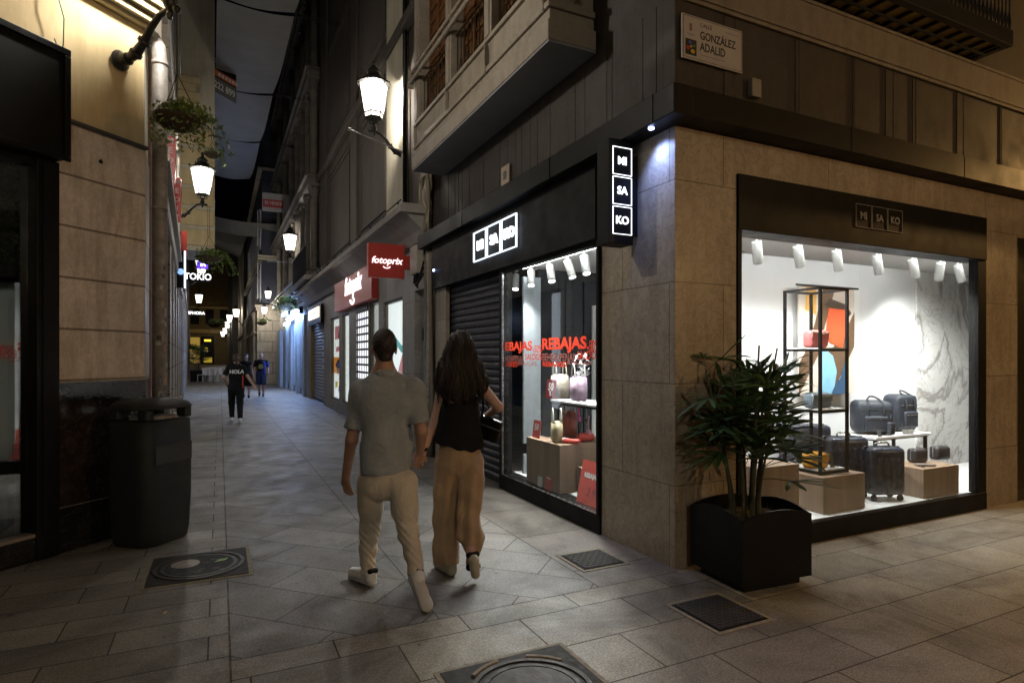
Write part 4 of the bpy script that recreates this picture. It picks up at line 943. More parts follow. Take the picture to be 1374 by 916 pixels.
m = MB(); m.box(2.93, 2.98, 30.6, 32.8, 3.2, 3.3); m.each('lit_sign_strip', M_blueglow, bs)
m = MB()
for k in range(4): m.box(2.80, 2.98, 33.45+k*.6, 33.75+k*.6, .02, 3.0)
m.each('stone_pier', M_bluewall, Cb)

Db = thing('stone_corner_building', 'pale ashlar building facing the camera where the street narrows', 'building', (2.6, 38, 0))
m = MB(); m.box(1.95, 3.6, 38.0, 62, 0, 4.45); m.build('ashlar_wall', M_far_st, Db)
m = MB(); m.box(1.82, 3.65, 37.85, 62, 4.451, 4.62, .02); m.box(1.88, 3.62, 37.93, 62, 4.30, 4.449); m.build('stone_cornice', M_cornice, Db)
m = MB(); m.box(2.25, 3.6, 38.4, 62, 4.62, 17); m.build('upper_wall', plain('slate_blue_wall', (.05, .055, .08), .7), Db)
m = MB()
for z_ in (7.3, 7.45, 12.6): m.box(2.0, 3.62, 38.2, 62, z_, z_+.12)
m.each('floor_band', M_cream, Db)
m = MB()
for x_ in (1.98, 2.14):
    for z_ in (5.0, 8.1): m.box(x_, x_+.05, 38.34, 38.395, z_, z_+2.1)
for k in range(9): m.box(2.16, 2.248, 39.4+k*2.1, 39.7+k*2.1, 4.9, 6.9); m.box(2.16, 2.248, 39.4+k*2.1, 39.7+k*2.1, 8.1, 10.5)
m.each('window_reveal', plain('pale_reveal', (.55, .55, .58), .5), Db)
m = MB()
for k in range(6): m.lathe([(.16, 0), (.16, .2), (.12, .3), (.12, 3.6), (.17, 3.8), (.2, 4.2)], 10, T(1.86, 38.6+k*3.2, 0))
m.box(1.80, 1.949, 38.3, 61, 2.9, 3.1); m.each('half_column', M_cornice, Db, True)
Eb = thing('far_shop_building', 'dark far building on the right carrying the distant row of lanterns', 'building', (2.2, 70, 0))
m = MB(); m.box(2.05, 4, 62.1, 79.9, 0, 15); m.box(1.4, 4, 80, 130, 0, 15); m.each('far_wall', M_dkplaster, Eb)
m = MB()
for k in range(14): m.box(1.98, 2.049, 62.6+k*1.25, 63.1+k*1.25, 0, 14); 
m.box(1.9, 2.049, 62.2, 79.8, 3.6, 3.9); m.each('far_pilaster', M_cream, Eb)
Fb = thing('end_building', 'distant yellow lit shop building closing the end of the street', 'building', (-3, 135, 0))
FY = 135
m = MB(); m.box(-30, 12, FY, FY+8, 0, 26); m.build('end_wall', plaster('end_plaster', (.20, .15, .06), .3), Fb)
m = MB(); m.box(-30, 12, FY-.5, FY-.01, 6.3, 7.0); m.box(-30, 12, FY-.3, FY-.01, 11.2, 11.6); m.each('end_cornice', plain('end_cornice_paint', (.5, .38, .14), .7), Fb)
M_dkwin = plain('far_dark_window', (.012, .011, .010), .3)
m = MB()
for k in range(9): m.box(-13+k*2.6, -11.5+k*2.6, FY-.06, FY-.005, 8, 11)
m.box(-13, -8.6, FY-.06, FY-.005, 0, 5.6); m.box(-3.4, -1.0, FY-.06, FY-.005, 0, 5.6); m.each('dark_opening', M_dkwin, Fb)
m = MB(); m.box(-8.2, -3.6, FY-.10, FY-.01, .3, 5.4); m.build('lit_shopfront', glow('yellow_shopfront', (.85, .55, .10), .25), Fb)
m = MB(); m.box(-12.4, -9.4, FY-.12, FY-.07, 3.4, 4.6); m.box(-11.9, -10.9, FY-.12, FY-.07, 5.0, 5.6); m.each('green_sign', glow('green_sign_glow', (.35, .8, .6), .9), Fb)
m = MB(); m.box(-2.8, -1.6, FY-.12, FY-.07, 4.6, 5.0); m.build('amber_sign', glow('amber_sign_glow', (1, .6, .05), 1.6), Fb)
m = MB(); m.box(-2.9, -1.4, FY-.12, FY-.07, .4, 1.4); m.box(-2.9, -2.2, FY-.12, FY-.07, 2.6, 3.4); m.each('amber_display', glow('amber_display_glow', (.8, .55, .05), .35), Fb)
for k, x_ in enumerate((-9, -1.2)):
    l_ = bpy.data.lights.new('plaza_lamp', 'POINT'); l_.energy = 40; l_.color = (1, .62, .2); l_.shadow_soft_size = .3
    lo = link(bpy.data.objects.new('plaza_lamp', l_)); lo.parent = Fb; lo.location = (x_+3, FY-7-135, 8.2)
# white terrace seating cluster in front of the end building
rr = random.Random(21)
ch = thing('terrace_chair', 'white terrace chair in the cluster at the far end of the street', 'chair', (0, 0, 0), 0, 'white terrace chairs at the far end of the street')
m = MB(); m.box(-.23, .23, -.22, .22, .42, .46, .015); m.build('seat', M_white, ch, local=True)
m = MB(); m.box(-.23, .23, .19, .23, .46, .88, .02); m.build('backrest', M_white, ch, local=True)
for x_ in (-.2, .2):
    for y_ in (-.19, .19): MB().tube([(x_, y_, 0), (x_*.95, y_*.95, .43)], .016, 6).build('leg', M_white, ch, local=True)
k = 0
for j in range(3):
    for i in range(8):
        o = ch if k == 0 else copy_tree(ch); k += 1
        place(o, (-.95+i*.24+rr.uniform(-.08, .08) - .25*j*0, 43.2+j*1.1+rr.uniform(-.2, .2), 0), rr.uniform(0, 6.28))

# ------------------------------------------------------------------ left hand chamfered corner building
S45 = Matrix.Identity(4)
CO = Vector((-.636, 6.656, 0)); cd = Vector((.7071, .7071, 0)); cn = Vector((.7071, -.7071, 0))     # along the wall, outwards
MC = Matrix(((cd.x, -cn.x, 0, CO.x), (cd.y, -cn.y, 0, CO.y), (0, 0, 1, 0), (0, 0, 0, 1)))          # local: s along (<=0), d inwards, z
L = thing('corner_building', 'ochre and stone building with chamfered corner and black shop front on the left', 'building', tuple(CO))
sg_ = -.815                                                     # left edge of the stone part
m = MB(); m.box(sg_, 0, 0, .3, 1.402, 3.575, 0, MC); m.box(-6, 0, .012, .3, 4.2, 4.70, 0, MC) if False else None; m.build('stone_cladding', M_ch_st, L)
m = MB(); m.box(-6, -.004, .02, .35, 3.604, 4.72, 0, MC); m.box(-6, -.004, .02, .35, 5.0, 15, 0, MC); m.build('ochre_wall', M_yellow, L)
M_slate = plain('slate_strip', (.05, .052, .058), .5)
m = MB(); m.box(sg_-.02, .015, -.03, .30, 3.576, 3.603, .0, MC); m.build('slate_ledge', M_slate, L)
m = MB(); m.box(sg_, 0, -.006, .3, 1.235, 1.401, 0, MC); m.box(sg_-.02, .012, -.028, .3, 0, .372, .003, MC); m.each('black_base', M_dkmarble, L)
m = MB(); m.box(sg_, 0, 0, .3, .373, 1.234, 0, MC); m.build('red_marble_panel', M_redmarble, L)
m = MB(); m.box(sg_-.018, .01, -.031, -.0285, .372, .378, 0, MC); m.build('edge_strip', plain('worn_edge', (.25, .22, .18), .4), L)
# bright cornice at the top
m = MB()
for (z0, z1, o_) in ((4.725, 4.76, .05), (4.761, 4.80, .10), (4.801, 4.83, .085), (4.831, 4.90, .15), (4.901, 4.95, .19)): m.box(-6, .0+o_*.4, -o_, .34, z0, z1, .006, MC)
m.build('moulded_cornice', plaster('cornice_paint', (.40, .34, .22)), L)
# street side return of the building
MR = T(CO.x, CO.y, 0) @ Rz(R(2.0))        # local y runs down the street, x inwards is negative
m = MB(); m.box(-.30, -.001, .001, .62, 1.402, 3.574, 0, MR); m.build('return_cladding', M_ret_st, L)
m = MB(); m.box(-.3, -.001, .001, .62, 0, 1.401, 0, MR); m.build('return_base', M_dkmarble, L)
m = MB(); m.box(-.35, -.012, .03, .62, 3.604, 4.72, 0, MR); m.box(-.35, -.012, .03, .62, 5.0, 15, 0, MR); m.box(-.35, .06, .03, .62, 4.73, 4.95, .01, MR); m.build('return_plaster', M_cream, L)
m = MB(); m.box(-.35, .012, .62, .80, 0, 15, .01, MR); m.build('brick_strip', plain('dull_brick', (.22, .15, .12), .8, 0, .25, 20), L)
# shop front on the chamfer
m = MB(); m.box(-6, sg_-.17, -.02, .1, 3.14, 3.20, 0, MC); m.box(sg_-.175, sg_-.001, -.05, .14, 0, 3.20, .006, MC); m.box(-6, sg_-.176, -.03, .1, .0, .19, .004, MC); m.box(sg_-.135, sg_-.10, -.062, -.051, .19, 3.14, 0, MC)
fr_ = m.build('shop_frame', M_black, L)
m = MB(); m.box(-6, sg_-.176, -.034, .1, .191, .215, 0, MC); m.build('sill_strip', plain('worn_edge', (.25, .22, .18), .4), L)
m = MB(); m.box(-6, sg_-.176, -.036, -.0305, .02, .188, 0, MC); m.build('sill_panel', M_dkmarble, L)
m = MB(); m.box(-6, sg_-.01, -.16, .0, 3.205, 4.08, .012, MC); bx_ = m.build('sign_box', M_panel, L)
m = MB(); m.box(-6, sg_-.0, -.185, -.162, 4.04, 4.095, .006, MC); m.box(-6, sg_-.0, -.185, -.162, 3.19, 3.235, .006, MC); m.box(sg_-.05, sg_-.0, -.185, -.162, 3.236, 4.039, .006, MC); m.build('box_rim', M_black, bx_)
m = MB(); m.box(-6, sg_-.176, .05, .058, .216, 3.14, 0, MC); m.build('shop_glass', M_glass2, L)
m = MB(); m.box(-6, .0-.9, 1.5, 1.55, 0, 3.3, 0, MC); m.box(-6, -.9, .36, 1.5, 0, .20, 0, MC); m.box(-6, -.9, .12, 1.5, 3.21, 3.3, 0, MC); m.box(-.95, -.9, .36, 1.5, 0, 3.3, 0, MC); m.build('dark_shop_interior', plain('dark_interior', (.03, .03, .03), .7), L)
m = MB(); rr = random.Random(31)
for k in range(5200):
    c0 = Vector((rr.uniform(-3.2, sg_-.18), rr.uniform(.14, .22), rr.uniform(2.30, 3.13))); s_ = .02
    d_ = [Vector((rr.uniform(-1, 1), rr.uniform(-1, .6), rr.uniform(-1, 1)))*s_ for _ in range(3)]
    m.raw([MC @ (c0+q_) for q_ in d_], [(0, 1, 2)])
m.build('preserved_moss', plain('moss_green', (.09, .12, .025), .8, 0, .5, 30), L)
m = MB(); m.box(-3.3, sg_-.16, .225, .26, 2.26, 3.16, 0, MC); m.build('moss_board', plain('dark_interior', (.03, .03, .03), .7), L)
m = MB(); m.box(-1.65, -1.50, .35, .50, .21, .34, .02, MC); o = m.build('shoe', plain('tan_suede', (.25, .14, .07), .7)); tag(o, 'tan shoe on the floor of the dark shop window at the left', 'shoe')
# little star shaped fitting on the stone
m = MB(); p0 = MC @ Vector((-.44, -.004, 3.33)); Ms = frame(p0, tuple(cd), (0, 0, 1))
m.prism([(math.cos(a*PI/5+PI/2)*(.022 if a % 2 == 0 else .010), math.sin(a*PI/5+PI/2)*(.022 if a % 2 == 0 else .010)) for a in range(10)], 0, .012, Ms)
tag(m.build('star_fitting', M_black), 'tiny black star shaped fitting on the pale stone', 'fitting')
# green cable with plug
t = thing('hanging_cable', 'green cable with black plug hanging over the ochre plaster', 'cable', tuple(MC @ Vector((-.80, -.07, 3.75))))
a0 = MC @ Vector((-.80, -.07, 0))
def cz(u, v): r_ = ray(u, v); d_ = (7.292-.11)/(r_.y-r_.x); return P(u, v, d_)
m = MB(); m.tube([cz(80, -60), cz(79, 0), cz(86, 25), cz(85, 60), cz(82, 78), cz(86, 92), cz(87, 102)], .005, 6); m.tube([cz(73, 52), cz(79, 68), cz(84, 80)], .005, 6); m.tube([cz(80, 80), cz(91, 78)], .003, 5); m.build('cable', plain('green_cable', (.05, .13, .06), .5), t, True)
q = cz(87, 108); m = MB(); m.lathe([(.008, .05), (.014, .04), (.018, 0), (.026, -.01), (.026, -.03)], 10, T(q.x, q.y, q.z)); m.build('plug', M_black, t)
# drain pipe with stickers
t = thing('drain_pipe', 'metal drain pipe with stickers beside the pale stone corner', 'pipe', (-.53, 6.83, 0))
m = MB(); m.tube([(-.53, 6.83, 0), (-.53, 6.83, 4.50), (-.545, 6.85, 4.66), (-.60, 6.92, 4.78), (-.70, 6.98, 4.86)], .066, 20); m.build('pipe', M_pipe, t, True)
m = MB()
for z_ in (1.15, 3.05, 4.47): m.tube([(-.53, 6.83, z_), (-.53, 6.83, z_+.035)], .072, 20)
m.each('pipe_clamp', M_pipe, t, True)
rr = random.Random(8); sc_ = [(.5, .48, .46), (.12, .14, .2), (.4, .3, .25), (.06, .06, .06), (.35, .36, .34)]
for k in range(22):
    z_ = rr.uniform(1.2, 2.6); a = rr.uniform(-1.9, -.2); h_ = rr.uniform(.03, .09); w_ = rr.uniform(.2, .6)
    m = MB(); vs = []
    for i in range(5):
        aa = a-w_/2+w_*i/4
        for zz in (z_, z_+h_): vs.append((-.53+math.cos(aa)*.0668, 6.83+math.sin(aa)*.0668, zz))
    m.raw(vs, [(2*i, 2*i+2, 2*i+3, 2*i+1) for i in range(4)]); m.build('sticker', plain('sticker_%d' % (k % 5), sc_[k % 5], .5), t)
M_stk = plain('bin_sticker', (.10, .10, .095), .5)
# litter bin
BX0 = Vector((-.545, 6.19, 0)); t = thing('litter_bin', 'tall dark grey rounded litter bin beside the chamfered corner', 'litter bin', tuple(BX0), R(50))
def rrect(w_, d_, r_, n=6):
    pts = []
    for cx2, cy2, a0_ in ((w_/2-r_, d_/2-r_, 0), (-w_/2+r_, d_/2-r_, PI/2), (-w_/2+r_, -d_/2+r_, PI), (w_/2-r_, -d_/2+r_, 1.5*PI)):
        for i in range(n+1): a = a0_+PI/2*i/n; pts.append((cx2+r_*math.cos(a), cy2+r_*math.sin(a)))
    return pts
def loft(levels, cap=True):
    m = MB(); n = None; vs = []; fs = []
    for (w_, d_, r_, z) in levels:
        p_ = rrect(w_, d_, r_, 8); n = len(p_); vs += [(x, y, z) for x, y in p_]
    for i in range(len(levels)-1):
        for k in range(n): fs.append((i*n+k, i*n+(k+1) % n, (i+1)*n+(k+1) % n, (i+1)*n+k))
    if cap: fs += [tuple(range(n-1, -1, -1)), tuple(range((len(levels)-1)*n, len(levels)*n))]
    m.raw(vs, fs); return m
M_bin = plain('bin_plastic', (.022, .023, .022), .6, 0, .15, 3, .05, 180)
loft([(.48, .42, .12, .0), (.51, .45, .14, .015), (.535, .47, .14, .10), (.555, .49, .14, .40), (.56, .49, .14, .75), (.545, .48, .14, 1.06), (.52, .45, .13, 1.07)]).build('bin_body', M_bin, t, True, True)
m = MB()
for x_ in (-.21, .21):
    for y_ in (-.15, .15): m.box(x_-.04, x_+.04, y_-.05, y_+.05, 1.075, 1.17, .012)
m.each('post', M_bin, t, local=True)
MB().box(-.20, .20, -.2455, -.243, .70, .86).build('worn_notice', plain('worn_notice_paint', (.05, .05, .048), .5), t, local=True)
loft([(.55, .49, .14, 1.165), (.575, .505, .15, 1.172), (.575, .505, .15, 1.182), (.53, .46, .14, 1.215), (.42, .36, .12, 1.243), (.25, .2, .08, 1.252)]).build('lid', M_bin, t, True, True)
MB().box(-.15, .17, -.13, .10, 1.04, 1.10, .02).build('rubbish', plain('rubbish_paper', (.35, .3, .25), .7, 0, .5, 14), t, local=True)

# ------------------------------------------------------------------ left street side beyond the corner
def lx(y): return -.66-.035*(y-6.66)
ML = T(-.66, 6.66, 0) @ Rz(R(2.0))          # local y down the street, local x: 0 is the facade line, + into the street
Lb = thing('shop_row_building', 'narrow pale building with lit shop fronts beyond the drain pipe on the left', 'building', (lx(8), 7.5, 0))
m = MB(); m.box(-.6, 0, .82, 16, 0, 14, 0, ML); m.build('facade_wall', M_greypl, Lb)
rr = random.Random(2); m = MB(); y = 1.0
while y < 15.5:
    m.box(.001, .09, y, y+.5, 0, 3.5, .01, ML); m.box(.001, .13, y-.02, y+.52, 0, .5, .01, ML); y += 1.9
m.box(.001, .13, .9, 15.9, 3.51, 3.75, .02, ML); m.box(.001, .20, .9, 15.9, 3.751, 3.83, .01, ML); m.box(.001, .12, .9, 15.9, 6.5, 6.8, .02, ML)
for k in range(7): m.box(.001, .1, 1.4+k*2.1, 1.6+k*2.1, 3.84, 6.49, .01, ML)
m.build('shop_pilaster', M_ret_st, Lb)
m = MB(); y = 1.55
while y < 15:
    m.box(.002, .03, y, y+1.3, .3, 3.2, 0, ML); y += 1.9
m.each('dark_shopwindow', plain('dim_window', (.03, .035, .045), .15), Lb)
m = MB()
for k in range(3): m.box(.031, .05, 1.6+k*3.8, 2.0+k*3.8, .4, 3.1, 0, ML)
m.each('window_strip_light', glow('dim_strip_light', (.8, .88, 1), 1.2), Lb)
# mirador with cream end wall
Mb = thing('mirador_building', 'cream building with an overhanging bay and carved bracket on the left', 'building', (-1.3, 22, 0))
m = MB(); m.box(-.7, 0, 16.01, 40, 0, 4.8, 0, ML); m.build('ground_floor_wall', M_greypl, Mb)
m = MB(); m.box(-.7, 1.02, 14.4, 16.6, 4.90, 16, 0, ML); m.build('bay_wall', M_cream, Mb)
m = MB()
for z0, z1, o_ in ((8.9, 9.15, .0), (9.4, 9.9, .0)): pass
for (z0, z1, xr) in ((9.95, 10.15, .62), (9.7, 9.95, .50), (9.45, 9.69, .62), (9.25, 9.44, .42)): m.box(.0, xr, 14.1, 14.399, z0, z1, .03, ML)
for k in range(6): m.box(-.1, 1.0, 14.36, 14.399, 5.05+k*.62, 5.55+k*.62, .03, ML)
m.each('carved_bracket', M_yellow, Mb)
m = MB(); m.box(-.7, -.001, 16.7, 40, 4.81, 15, 0, ML); m.build('upper_wall', M_dkplaster, Mb)
m = MB()
for k in range(9): m.box(.001, .1, 16.3+k*2.5, 16.8+k*2.5, 0, 4.2, .01, ML)
m.box(.001, .14, 16.1, 40, 4.21, 4.45, .01, ML); m.build('shop_pilaster', M_ret_st, Mb)
Lc = thing('far_left_building', 'dark far building on the left beyond the planter', 'building', (-2.3, 55, 0))
m = MB(); m.box(-.9, 0, 40.01, 75, 0, 14, 0, ML); m.box(-1.5, -.6, 75.01, 110, 0, 12, 0, ML); m.each('far_wall', M_dkplaster, Lc)
m = MB()
for k in range(14): m.box(.001, .12, 40.3+k*2.4, 40.8+k*2.4, 0, 4, .01, ML)
m.each('far_pilaster', M_greypl, Lc)
# projecting signs on the left
def lsign(name, label, u0, v0, u1, v1, y, mat, dep=.08, attach=True):
    a = PY(u0, v0, y); b = PY(u1, v1, y); t = thing(name, label, 'shop sign', ((a.x+b.x)/2, y, b.z))
    m = MB(); m.box(a.x, b.x, y, y+dep, b.z, a.z, .004); m.build('sign_box', mat, t)
    if attach: m = MB(); m.tube([(a.x+.02, y+dep/2, a.z-.05), (lx(y)-.02, y+dep/2, a.z-.05)], .012, 6); m.build('fixing_bar', M_iron, t)
    return t, a, b
def stacked(t, a, b, y, st, mat):
    n = len(st); h = (a.z-b.z)/n
    for i, c_ in enumerate(st): text(c_, min(h*1.1, (b.x-a.x)*.95), face_s(((a.x+b.x)/2, y-.003, a.z-h*(i+.5))), mat, t, ext=.002, bold=.002)
M_lp = plain('sign_pale_letters', (.6, .5, .46), .5)
t, a, b = lsign('vertical_sign', 'upper red vertical sign with stacked pale letters on the left facade', 221.5, 182, 235, 248, 10.2, M_signred); stacked(t, a, b, 10.2, 'MEDIT', M_lp)
t, a, b = lsign('vertical_sign', 'lower red vertical sign with stacked pale letters behind the first lantern', 232, 238, 243, 298, 12.8, M_signred); stacked(t, a, b, 12.8, 'MEDIT', M_lp)
t, a, b = lsign('vertical_sign', 'small red vertical sign under the lantern arm on the left', 243, 310, 251, 345, 17.5, M_signred)
t, a, b = lsign('box_sign', 'dark box sign with blue glow beside the white letter sign', 236, 336, 247, 386, 15.5, M_panel)
m = MB(); m.box(b.x+.001, b.x+.03, 15.5, 15.58, b.z, a.z); m.build('lit_edge', glow('pale_edge_glow', (.75, .85, 1), 3), t)
m = MB(); m.lathe([(0, 0), (.06, .01), (.07, .03), (0, .05)], 14, T(a.x+.10, 15.44, b.z+.35) @ Rx(PI/2)); m.build('blue_reflection_glow', glow('blue_dome', (.25, .45, .8), 1.2), t)  # glowing dome put on the sign face as a blue reflection
t, a, b = lsign('letter_sign', 'bigger sign of white glowing capital letters on the left facade', 249, 365, 282, 378, 30.4, M_black)
text('TOKIO', .40, face_s(((a.x+b.x)/2, 30.395, (a.z+b.z)/2)), glow('white_letters_glow', (1, .98, .96), 2), t, bold=.006, ext=.01, sx=.86)
t, a, b = lsign('letter_sign', 'smaller and further sign of white glowing letters on the left facade', 252, 416, 272, 424, 48, M_black)
text('SEPHORA', .28, face_s(((a.x+b.x)/2, 47.99, (a.z+b.z)/2)), glow('white_letters_glow', (1, .98, .96), 6), t, bold=.006, ext=.01)
t, a, b = lsign('purple_sign', 'small purple glowing sign in front of the second left lantern', 264, 350, 279, 361, 26.5, glow('purple_glow', (.12, .04, .75), 1.6))
m = MB(); m.box((a.x*2+b.x)/3, (a.x+b.x*2)/3+.05, 26.485, 26.499, (a.z+b.z)/2-.05, (a.z+b.z)/2+.05); m.build('pale_mark', glow('lilac_mark', (.6, .5, 1), 5), t)
m = MB(); a_ = P(257, 377, 28); b_ = P(290, 379, 28); m.tube([a_, b_], .015, 6); tag(m.build('sign_rod', M_iron), 'thin rod below the bigger white letter sign on the left', 'rod')
# for sale banner
yb_ = 21.5; a = PY(279, 70, yb_); b = PY(317, 124, yb_)
t = thing('sale_banner', 'black and white banner with orange strip and number 8 222 899 high on the left', 'banner', ((a.x+b.x)/2, yb_, b.z))
Mbn = Matrix(((1, 0, 0, 0), (0, 1, 0, 0), (-.45, 0, 1, 0), (0, 0, 0, 1)))
def sheared(m, zc): return T(a.x, yb_, zc) @ Mbn
W_ = b.x-a.x; H_ = .95
m = MB(); m.box(0, W_, 0, .02, .48, 1.25, 0, sheared(0, b.z)); m.build('banner_top', M_black, t)
m = MB(); m.box(0, W_, -.002, .0195, .52, .72, 0, sheared(0, b.z)); m.build('orange_strip', plain('orange_band', (.5, .12, .03), .6), t)
m = MB(); m.box(0, W_, .0, .02, 0, .478, 0, sheared(0, b.z)); m.build('banner_bottom', plain('banner_grey', (.12, .12, .12), .6), t)
Mt = T(a.x, yb_, b.z) @ Mbn @ frame((W_/2, -.006, .24), (1, 0, 0), (0, 0, 1)); text('8 222 899', .30, Mt, M_letter_w, t, ext=.001, bold=.006, sx=.62)
m = MB()
for k in range(6): m.box(.30+k*.1, .36+k*.1, -.004, .0, .92, 1.08, 0, sheared(0, b.z)); m.box(.3+k*.1, .37+k*.1, -.006, -.0025, .57, .67, 0, sheared(0, b.z))
m.tube([(.14+.09*math.cos(x_*PI/8), -.01, 1.0+.09*math.sin(x_*PI/8)) for x_ in range(-6, 13)], .015, 5, sheared(0, b.z)); m.build('faded_print', M_letter_w, t)
# dim red and white sign on the right facade
yb_ = 31; a = PY(352, 258, yb_); b = PY(381, 285, yb_)
t = thing('projecting_sign', 'dim red and white projecting sign high on the ornate right facade', 'shop sign', ((a.x+b.x)/2, yb_, b.z))
MB().box(a.x, b.x+.6, yb_, yb_+.1, b.z, a.z).build('sign_box', plain('dull_white_sign', (.35, .32, .3), .6), t)
MB().box(a.x+.02, b.x-.02, yb_-.01, yb_-.001, b.z+.18, a.z-.3).build('red_band', plain('dull_red', (.35, .05, .04), .6), t)
text('SE VENDE', .22, face_s(((a.x+b.x)/2, yb_-.014, (a.z+b.z)/2-.05)), M_letter_w, t, ext=.002, sx=.8)

# ------------------------------------------------------------------ shade sails over the street
def sail_mat():
    s = N('shade_sail'); p = s.pos(); n_ = s.noise(p, 1.2, 5)
    c = s.ramp(n_, [(.3, (.50, .475, .43)), (.7, (.60, .57, .52))]); s.bump(s.noise(p, 3, 3), .3, .05)
    return s.fin(c, .85)
M_sail = sail_mat()
def sail(ya, yb, xa0, xb0, xa1, xb1, z, label):
    t = thing('shade_sail', label, 'shade sail', ((xa0+xb0)/2, ya, z), 0, 'pale shade sails strung above the street')
    n1, n2 = 14, 8; vs = []; fs = []
    for i in range(n1+1):
        for j in range(n2+1):
            a_ = i/n1; b_ = j/n2; xl = xa0+(xa1-xa0)*a_; xr = xb0+(xb1-xb0)*a_
            vs.append((xl+(xr-xl)*b_, ya+(yb-ya)*a_, z-.22*math.sin(PI*a_)-.10*math.sin(PI*b_)+.015*math.sin(9*a_+5*b_)))
    for i in range(n1):
        for j in range(n2): q_ = i*(n2+1)+j; fs.append((q_, q_+1, q_+n2+2, q_+n2+1))
    m = MB(); m.raw(vs, fs); 
    bmesh.ops.solidify(m.bm, geom=m.bm.faces[:], thickness=.006); m.build('fabric', M_sail, t, True)
    m = MB()
    for yy in (ya, yb): m.tube([(-3 if False else lx(yy)-.05, yy, z+.02), (3.1, yy, z+.02)], .012, 6)
    m.build('cable', M_black, t)
ysl = [11.2, 17.5, 23.2, 28.6, 34.8]; nm = ['nearest', 'second', 'third', 'fourth']
for i in range(4):
    a_, b_ = ysl[i]+.07, ysl[i+1]-.07
    xl = lambda y_: .02-(y_-11)*.0135; xr = lambda y_: 2.0-(y_-11)*.024
    sail(a_, b_, xl(a_), xr(a_), xl(b_), xr(b_), 11.0, '%s panel of the pale shade sail strip overhead' % nm[i])
m = MB(); a0, a1, b0, b1 = P(281, 289, 35), P(376, 301, 35), P(281, 308, 36.5), P(376, 318, 36.5)
vs = []; 
for i in range(11):
    q_ = a0.lerp(a1, i/10); r_ = b0.lerp(b1, i/10); vs += [q_-Vector((0, 0, .12*math.sin(PI*i/10))), r_-Vector((0, 0, .16*math.sin(PI*i/10)))]
m.raw(vs, [(2*i, 2*i+2, 2*i+3, 2*i+1) for i in range(10)]); bmesh.ops.solidify(m.bm, geom=m.bm.faces[:], thickness=.01)
tag(m.build('shade_sail', M_sail, None, True), 'pale shade sail stretched sideways across the street beyond the others', 'shade sail', 'pale shade sails strung above the street')
m = MB(); q_ = [P(287, 309, 44), P(331, 317, 44), P(322, 346, 58), P(287, 330, 58)]; m.raw([Vector(v) for v in q_], [(0, 1, 2, 3)]); bmesh.ops.solidify(m.bm, geom=m.bm.faces[:], thickness=.01)
tag(m.build('shade_sail', M_sail), 'dim furthest shade sail above the distant lanterns', 'shade sail', 'pale shade sails strung above the street')

# ------------------------------------------------------------------ covers in the paving
M_cast = plain('cast_iron_cover', (.026, .024, .022), .75, .1, .3, 12, .4, 70)
M_mort = plain('mortar_edge', (.26, .22, .16), .8, 0, .3, 25, .3, 60)
M_castl = plain('worn_cast_iron', (.075, .07, .066), .55, .3, .3, 18, .3, 60)
def ring(m, cx, cy, r0, r1, z0, z1, n=48):
    vs = []
    for k in range(n):
        a = 2*PI*k/n; c_, s_ = math.cos(a), math.sin(a)
        vs += [(cx+c_*r0, cy+s_*r0, z0), (cx+c_*r1, cy+s_*r1, z0), (cx+c_*r1, cy+s_*r1, z1), (cx+c_*r0, cy+s_*r0, z1)]
    fs = []
    for k in range(n):
        a = 4*k; b = 4*((k+1) % n)
        for i in range(4): fs.append((a+i, a+(i+1) % 4, b+(i+1) % 4, b+i))
    m.raw(vs, fs)
def round_cover(cx, cy, s_, label, decor):
    t = thing('manhole_cover', label, 'manhole cover', (cx, cy, 0))
    MB().box(cx-s_/2-.03, cx+s_/2+.03, cy-s_/2-.03, cy+s_/2+.03, .0005, .004).build('mortar', M_mort, t)
    MB().box(cx-s_/2, cx+s_/2, cy-s_/2, cy+s_/2, .0045, .009).build('frame', M_cast, t)
    m = MB(); R_ = s_*(.47 if decor == 'logo' else .43)
    ring(m, cx, cy, R_-.025, R_, .0095, .016); ring(m, cx, cy, R_-.075, R_-.05, .0095, .014); m.build('rim', M_castl, t)
    m = MB(); ring(m, cx, cy, .001, R_-.08, .0095, .012); lid = m.build('lid', M_cast, t)
    if decor != 'logo':
        for c_ in t.children:
            if c_.name.startswith(('rim', 'lid')): c_.data.materials[0] = plain('rusted_dark_iron', (.045, .036, .030), .6, .2, .4, 9, .5, 60)
    if decor == 'logo':
        m = MB(); m.lathe([(.10, 0), (.10, .002)], 20, T(cx-.10, cy+.07, .0125)); m.build('round_mark', plain('worn_enamel', (.30, .27, .22), .5), lid)
        m = MB(); m.prism([(0, 0), (.08, .02), (.10, .07), (.04, .06)], 0, .002, T(cx+.10, cy+.02, .0125)); m.build('green_mark', plain('green_mark', (.22, .42, .08), .5), lid)
        m = MB()
        rg = random.Random(4)
        for k in range(16): x_, y_ = cx+rg.uniform(-.2, .2), cy+rg.uniform(-.2, .14); m.box(x_-.018, x_+.018, y_-.008, y_+.008, .0125, .0145)
        m.build('raised_mark', M_castl, lid)
    else:
        m = MB(); rg = random.Random(6)
        for k in range(5):
            a = .6+k*1.1; m.tube([(cx+math.cos(a+i*.12)*(R_+.02), cy+math.sin(a+i*.12)*(R_+.02), .011) for i in range(6)], .014, 5)
        m.each('dried_mortar', M_mort, t)
round_cover(-.14, 5.235, .67, 'square framed round manhole cover with a green mark beside the litter bin', 'logo')
round_cover(1.36, 2.57, .70, 'round manhole cover in a mortar edged frame at the bottom edge of the picture', 'mortar')
